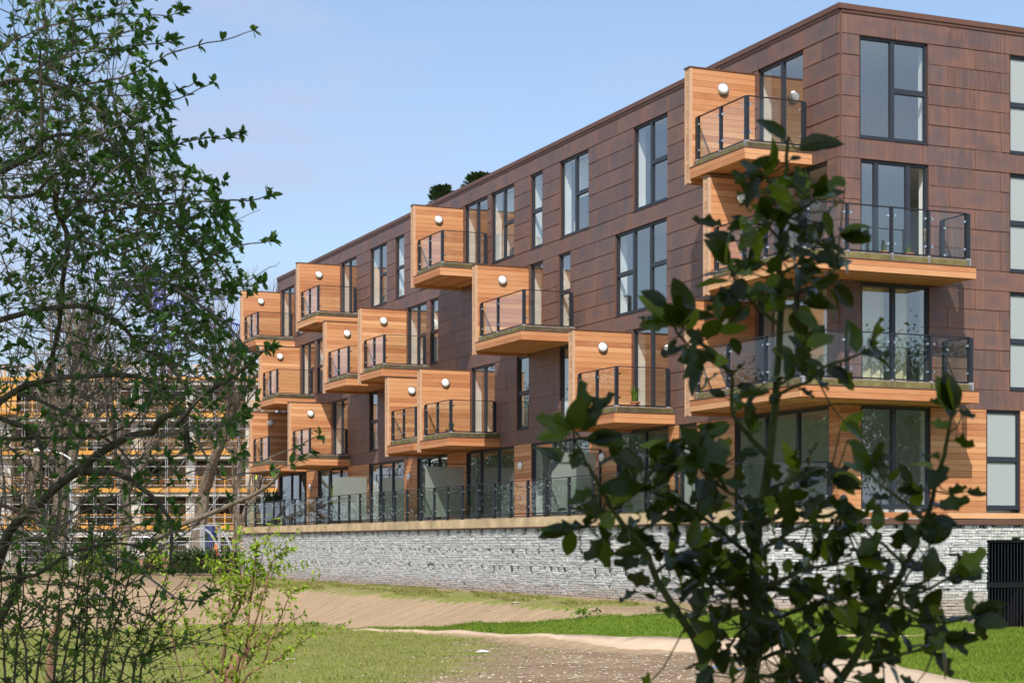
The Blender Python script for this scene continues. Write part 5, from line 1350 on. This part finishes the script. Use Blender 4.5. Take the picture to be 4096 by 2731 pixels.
HL = [((3138, 560), (3045, 455), 0), ((3192, 602), (3369, 550), 0), ((3120, 640), (2990, 668), 0), ((3160, 640), (3208, 625), 0), ((3056, 706), (3105, 645), 0), ((3060, 706), (2962, 688), 0), ((3262, 800), (3372, 735), 0),
      ((3295, 845), (3325, 935), 0), ((3365, 945), (3482, 948), 1), ((3325, 985), (3392, 1010), 0), ((3372, 1040), (3408, 1095), 0), ((2945, 965), (2818, 915), 0), ((2985, 890), (2930, 850), 0), ((2935, 1095), (2898, 1010), 1),
      ((3010, 1150), (3105, 1140), 0), ((2960, 1160), (2840, 1190), 1), ((2745, 1290), (2705, 1180), 0), ((2765, 1285), (2700, 1100), 0), ((2670, 1225), (2565, 1165), 0), ((2752, 1275), (2860, 1245), 0), ((2870, 1270), (2870, 1180), 1),
      ((2705, 1355), (2672, 1395), 0), ((2870, 1320), (2990, 1310), 0), ((2930, 1350), (2955, 1420), 0), ((2780, 1360), (2760, 1420), 1), ((3130, 1410), (3200, 1470), 0), ((3210, 1390), (3160, 1340), 0), ((3225, 1385), (3340, 1320), 0),
      ((3427, 1410), (3395, 1270), 0), ((3460, 1420), (3540, 1400), 0), ((3370, 1500), (3400, 1530), 0), ((3290, 1460), (3220, 1440), 0), ((3290, 1480), (3280, 1510), 0), ((2890, 1900), (2770, 1700), 0), ((2900, 1840), (2830, 1800), 0),
      ((2266, 1745), (2148, 1737), 0), ((2278, 1712), (2322, 1665), 0), ((2345, 1765), (2480, 1725), 0), ((2350, 1760), (2505, 1745), 0), ((2565, 1895), (2505, 1780), 0), ((2540, 1870), (2435, 1790), 0), ((2590, 1870), (2760, 1815), 0),
      ((2740, 1890), (2812, 1785), 0), ((2312, 1795), (2285, 1860), 1), ((2400, 1960), (2570, 1920), 0), ((2395, 1975), (2310, 2090), 1), ((2440, 2160), (2330, 2230), 1), ((2380, 2160), (2445, 2270), 0), ((2420, 2160), (2440, 2275), 1),
      ((2625, 2390), (2578, 2375), 0), ((2715, 2445), (2645, 2430), 0), ((2880, 1750), (2895, 1850), 0), ((2790, 1700), (2860, 1720), 0), ((2960, 1820), (3050, 1790), 0), ((2900, 1930), (2990, 1935), 0),
      ((3640, 1945), (3595, 1850), 0), ((3700, 1960), (3590, 1950), 1), ((3715, 1960), (3790, 1840), 1), ((3790, 1965), (3865, 1945), 1), ((3865, 1965), (3945, 1975), 1), ((3735, 2075), (3850, 2085), 0), ((3800, 1610), (3735, 1590), 1), ((3830, 1640), (3905, 1660), 1), ((3800, 1700), (3725, 1690), 1), ((3860, 1640), (3905, 1670), 0),
      ((3380, 1690), (3470, 1750), 0), ((3390, 1760), (3470, 1810), 0), ((3360, 1720), (3460, 1650), 0), ((3780, 2300), (3750, 2230), 0), ((3800, 2310), (3840, 2250), 0), ((3830, 2300), (3935, 2290), 1), ((3890, 2440), (4015, 2445), 1), ((3870, 2450), (3885, 2360), 1), ((3900, 2470), (3945, 2560), 1), ((3800, 2540), (3880, 2600), 1), ((3790, 2530), (3700, 2610), 1),
      ((3540, 2740), (3440, 2690), 1), ((3660, 2740), (3600, 2700), 1), ((3260, 2740), (3180, 2600), 0), ((2570, 2760), (2600, 2690), 1)]
for (a, b, sp) in HL:
    d_ = 2.95+rng.uniform(-.1, .05); A, Bq = at(a[0], a[1], d_), at(b[0], b[1], d_+rng.uniform(-.02, .02)); tie(A); hleaf(A, Bq-A, Vector((rng.uniform(-.3, .3), -.8, .5)), (Bq-A).length*1.03, sp, rng.random()*.9)
for k_i in range(165):       # inner leaves of the dense parts
    y = rng.uniform(2150, 2760) if k_i < 120 else rng.uniform(680, 1180); px = rng.gauss(3100, 270) if 2000 < y < 2500 else (rng.gauss(3120, 180) if y > 2000 else rng.gauss(3115, 60+(y-600)*.12))
    A = at(px, y, rng.uniform(3.0, 3.4) if y > 2000 else rng.uniform(2.95, 3.15)); q_ = tie(A); hleaf(A, (A-q_).normalized()+rvec()*.7, Vector((0, -.6, .5))+rvec()*.8, rng.uniform(.036, .056), rng.random() < .6, rng.random()**2)
attach(w_, 'stems', 'holly_stem', hol, smooth=True); lv.build('foliage', 'leaf_holly', hol, HF, smooth=True)

# ---- trees
def tree_wood(m, base, h, r, seed, spread=.55, levels=5, twig=3, minr=.012, lean=(0, 0), first=.3, ends=None, up=.12):
    q = random.Random(seed)
    def rv(): return Vector((q.gauss(0, 1), q.gauss(0, 1), q.gauss(0, 1))).normalized()
    def grow(p, d, L, r, lv):
        n = 4; pts = [p]
        for i in range(n): d = (d+rv()*.14+Vector((0, 0, up*.4))).normalized(); pts.append(pts[-1]+d*L/n)
        m.tube(pts, lin(r, r*.62, n+1), 8 if lv > 3 else (5 if lv > 1 else 3), r=q.random(), cap=False)
        if lv <= 0 or r < minr:
            if ends is not None: ends.append((pts[-1], d))
            return
        k = q.randint(2, 3) if lv > 1 else q.randint(2, 4)
        for j in range(k):
            t = rv(); nd = (d+ (t-d*t.dot(d))*spread*q.uniform(.7, 1.5)).normalized()
            if j == 0: nd = (d+rv()*.25).normalized()
            grow(pts[-1] if j < 2 else pts[q.randint(1, 3)], nd, L*q.uniform(.66, .86), r*q.uniform(.5, .68), lv-1)
        if lv > 1 and q.random() < .7:
            t = rv(); grow(pts[2], (d*.5+t).normalized(), L*.6, r*.35, lv-2)
    grow(Vector(base), Vector((lean[0], lean[1], 1)).normalized(), h*first, r, levels)
def bare_tree(px, Y, h, r, seed, label, levels=6, **kw):
    X = (px-2048)/F_PX*Y; b = (X, Y, ground_z(X, Y)); t = empty('bare_tree', b, label, 'tree', 'bare trees in front of the building site')
    m = MB(); tree_wood(m, b, h, r, seed, levels=levels, **kw); attach(m, 'branches', 'bark_tree', t); return t
bare_tree(785, 104, 15.5, .50, 4, 'bare grey tree with fine twigs rising beside the cedar balconies', 7, spread=.6)
bare_tree(235, 98, 16, .62, 9, 'thick trunked bare tree at far left behind the shrub', 7, spread=.6)
bare_tree(500, 118, 15, .35, 15, 'bare twiggy tree in the middle of the building site view', 7, spread=.6)
bare_tree(930, 125, 11, .28, 21, 'thin bare tree closest to the end of the brown building', 6, spread=.5)
bare_tree(60, 112, 14, .3, 31, 'bare forked tree at the left picture edge', 6, spread=.5)
# long limb reaching across the terrace end
t = empty('leaning_limb', at(700, 2080, 80), 'thick bare limb arching past the end of the terrace railing', 'branch')
m = MB(); P = smooth_path([at(560, 2200, 80), at(700, 2110, 79.5), at(850, 2050, 79), at(940, 2010, 78.5), at(1020, 1975, 78), at(1080, 1935, 77.6), at(1110, 1900, 77.4), at(1118, 1870, 77.3)], 5); m.tube(P, lin(.13, .06, len(P)), 8); attach(m, 'limb', 'bark_tree', t, smooth=True)
# crowned trees: reflected in the windows, and the one shading the foreground
def leafy_tree(name, base, h, r, seed, nleaf, size, label, mat='leaf_canopy', levels=5, spread=.7, group=None, first=.3, clump=.8, up=.12, wood='bark_tree'):
    t = empty(name, base, label, 'tree', group); m = MB(); ends = []
    tree_wood(m, base, h, r, seed, spread, levels, ends=ends, first=first, up=up); attach(m, 'trunk', wood, t)
    lv = Leaves(); q = random.Random(seed)
    for _ in range(nleaf):
        p, d = q.choice(ends); p = p+Vector((q.gauss(0, 1), q.gauss(0, 1), q.gauss(0, 1)))*clump*.5
        o = Vector((q.gauss(0, 1), q.gauss(0, 1), q.gauss(0, 1))); lv.add(p, o, Vector((q.gauss(0, 1), q.gauss(0, 1), q.gauss(0, 1)+1)), leafblade(size*q.uniform(.6, 1.3), size*.6, .2, .1), q.random())
    lv.build('crown', mat, t); return t
def copy_thing(root, loc, rot, sc):
    r = root.copy(); COL.objects.link(r); r.location = loc; r.rotation_euler = (0, 0, rot); r.scale = (sc, sc, sc)
    for ch in root.children:
        c2 = ch.copy(); COL.objects.link(c2); c2.parent = r; c2.matrix_parent_inverse = ch.matrix_parent_inverse.copy()
    return r
for spots, nl, lab, grp in ((((-31, 72, 1), (-37, 80, 1.1), (-27, 66, .8), (-44, 88, 1.15), (-33, 90, 1), (-50, 80, 1.1), (-42, 74, 1), (-56, 92, 1.2), (-38, 96, 1.1), (-62, 84, 1.2)), 15000, 'dark leafy tree mirrored in the ground floor glass, left of the picture', 'trees mirrored in the glass doors'),
                       (((40, 12, 1), (48, 22, 1.2), (36, 2, .9), (56, 14, 1.2)), 15000, 'leafy tree mirrored in the right hand windows, behind the camera', 'trees mirrored in the right hand windows')):
    X, Y, sc0 = spots[0]
    t0 = leafy_tree('evergreen_tree', (X, Y, ground_z(X, Y)), 9, .25, 60+len(spots), nl, .17, lab, group=grp, clump=1.9, levels=5)
    for i, (X, Y, sc1) in enumerate(spots[1:]): copy_thing(t0, (X, Y, ground_z(X, Y)), i*1.7+.6, sc1)
# conifers showing over the roof
for i, (px, Y, top) in enumerate(((1768, 92, 755), (1905, 94, 706), (1935, 96, 704))):
    zt = (HOR-top)/F_PX*Y; X = (px-2048)/F_PX*Y; b = (X, Y, ground_z(X, Y))
    t = empty('conifer_tree', b, ['lone dark conifer tip just above the roof line', 'left of the two conifer tips over the roof', 'right of the two conifer tips over the roof'][i], 'tree', 'conifers behind the building')
    m = MB(); m.tube([b, (X, Y, zt)], [.25, .02], 7); attach(m, 'trunk', 'bark_tree', t)
    lv = Leaves(); q = random.Random(i)
    for _ in range(2600):
        f = q.random()**1.6*.45; z = zt-f*(zt+2); rr = (.25+f*4.0)*math.sqrt(q.random()); a = q.uniform(0, 6.28); wob = 1+.45*math.sin(a*3+z*2)+.5*noise.noise(Vector((a*1.5, z*1.6, i)))
        p = Vector((X+math.cos(a)*rr*wob, Y+math.sin(a)*rr*wob, z)); lv.add(p, Vector((math.cos(a), math.sin(a), .5))+rvec()*.4, Vector((0, 0, 1))+rvec()*.5, leafblade(.34, .13, .1, .1), q.random())
    lv.build('crown', 'leaf_conifer', t)
# tree that stands by the camera and shades the near bushes
t = empty('shade_tree', (-6.5, -6, ground_z(-6.5, -6)), 'broad tree beside the camera whose crown shades the near bushes', 'tree')
m = MB(); m.tube([(-6.5, -6, -2), (-6.2, -5.6, 3), (-5, -4.5, 6.5), (-3.5, -2.5, 8.3)], [.35, .28, .2, .12], 9)
for e in ((-1, -4, 8.8), (-4, 1.5, 8.8), (0, -1, 8.9), (-2, -6, 8.7), (-4.5, -3, 9.2)): m.tube([(-5, -4.5, 6.5), ((-5+e[0])/2, (-4.5+e[1])/2, 8.2), e], [.13, .09, .03], 6)
attach(m, 'trunk', 'bark_tree', t)
lv = Leaves(); q = random.Random(5)
while len(lv.V) < 5200:
    p = Vector((q.uniform(-6.6, 3.4), q.uniform(-8.5, 2.2), q.uniform(7.6, 9.6)))
    e = ((p.x+1.6)/5.0)**2+((p.y+3)/5.4)**2+((p.z-8.6)/1.1)**2
    if e > 1 or noise.noise(p*.9) < .03: continue
    lv.add(p, Vector((q.gauss(0, 1), q.gauss(0, 1), q.gauss(0, .5))), Vector((0, 0, 1))+rvec()*.5, leafblade(.32, .2, .1, .1), q.random())
lv.build('crown', 'leaf_canopy', t)
# hedge plants in front of the mesh fence
hn = ['nearest the stone wall end', 'second from the stone wall', 'in the middle of the row', 'beside the low green tub', 'left end of the dense row', 'small one under the danger sign', 'left of the danger sign', 'just right of the lamp post', 'left of the lamp post']
for i, (px, h, w) in enumerate(((925, 1.0, .75), (872, 1.05, .8), (818, 1.1, .8), (765, 1.1, .8), (722, 1.0, .7), (612, .9, .6), (520, .7, .6), (370, .9, .8), (220, .9, .9))):
    Y = 86.0+.3*math.sin(i*2); X = (px-2048)/F_PX*Y; z = ground_z(X, Y); t = empty('hedge_conifer', (X, Y, z), 'low bushy dark green hedge plant, '+hn[i], 'hedge plant', 'hedge plants along the bed')
    m = MB(); m.tube([(X, Y, z), (X, Y, z+h*.8)], .02, 5); attach(m, 'stem', 'bark_tree', t); lv = Leaves(); q = random.Random(i)
    for _ in range(900):
        a = q.uniform(0, 6.28); f = q.random(); rr = w*math.sqrt(q.random())*(1-.55*f); p = Vector((X+math.cos(a)*rr, Y+math.sin(a)*rr, z+.05+f*h*q.uniform(.8, 1.15))); lv.add(p, Vector((math.cos(a), math.sin(a), .8))+rvec()*.5, rvec(), leafblade(.14, .06, .1, .1), q.random())
    lv.build('foliage', 'leaf_conifer' if i < 6 else 'leaf_under', t)
for i, (px, h) in enumerate(((655, 2.1), (470, 1.6), (430, 1.3), (595, 1.2), (330, 1.4))):
    Y = 80.0+i*.6; X = (px-2048)/F_PX*Y; z = ground_z(X, Y); t = empty('planted_whip', (X, Y, z), 'slender newly planted whip with pale green leaves, '+['tallest, below the climbing frame', 'left of the danger sign', 'shorter, near the lamp post', 'with yellowish leaves under the sign', 'leftmost of the row'][i], 'sapling', 'newly planted whips on top of the bank')
    m = MB(); m.tube([(X, Y, z), (X+.05, Y, z+h)], [.025, .008], 5); lv = Leaves(); q = random.Random(90+i)
    for _ in range(26):
        zz = z+h*q.uniform(.25, 1); a = q.uniform(0, 6.28); e = Vector((X+math.cos(a)*.35, Y+math.sin(a)*.35, zz+.15)); m.tube([(X, Y, zz-.1), e], .006, 3)
        for _ in range(6): lv.add(e+rvec()*.1, rvec(), rvec(), leafblade(.10, .06, .1, .1), q.random())
    attach(m, 'stem', 'bark_stump', t); lv.build('foliage', 'leaf_lime', t)
# small weeds at the foot of the bank
for i, (px, y, s) in enumerate(((1255, 2508, .22), (1225, 2500, .15), (1365, 2510, .14), (2340, 2466, .3), (1960, 2538, .16), (1210, 2512, .1))):
    X, Y = ground_px(px, y); z = ground_z(X, Y); lv = Leaves(); q = random.Random(i)
    for _ in range(50): lv.add(Vector((X+q.gauss(0, s*.6), Y+q.gauss(0, s*.6), z+.02+q.random()*s*.4)), rvec()+Vector((0, 0, .6)), Vector((0, 0, 1))+rvec()*.4, leafblade(s*.45, s*.2, .1, .1), q.random())
    m = MB(); m.bulk(np.array(lv.V), LF, lv.R); m.build('weed', M['leaf_under'], label='small leafy green weed '+['at the foot of the bank, largest on the left', 'at the foot of the bank beside the larger one', 'alone at the path end', 'clump at the top edge of the bright lawn', 'at the near edge of the path', 'tiny one by the rough grass'][i], cat='weed')
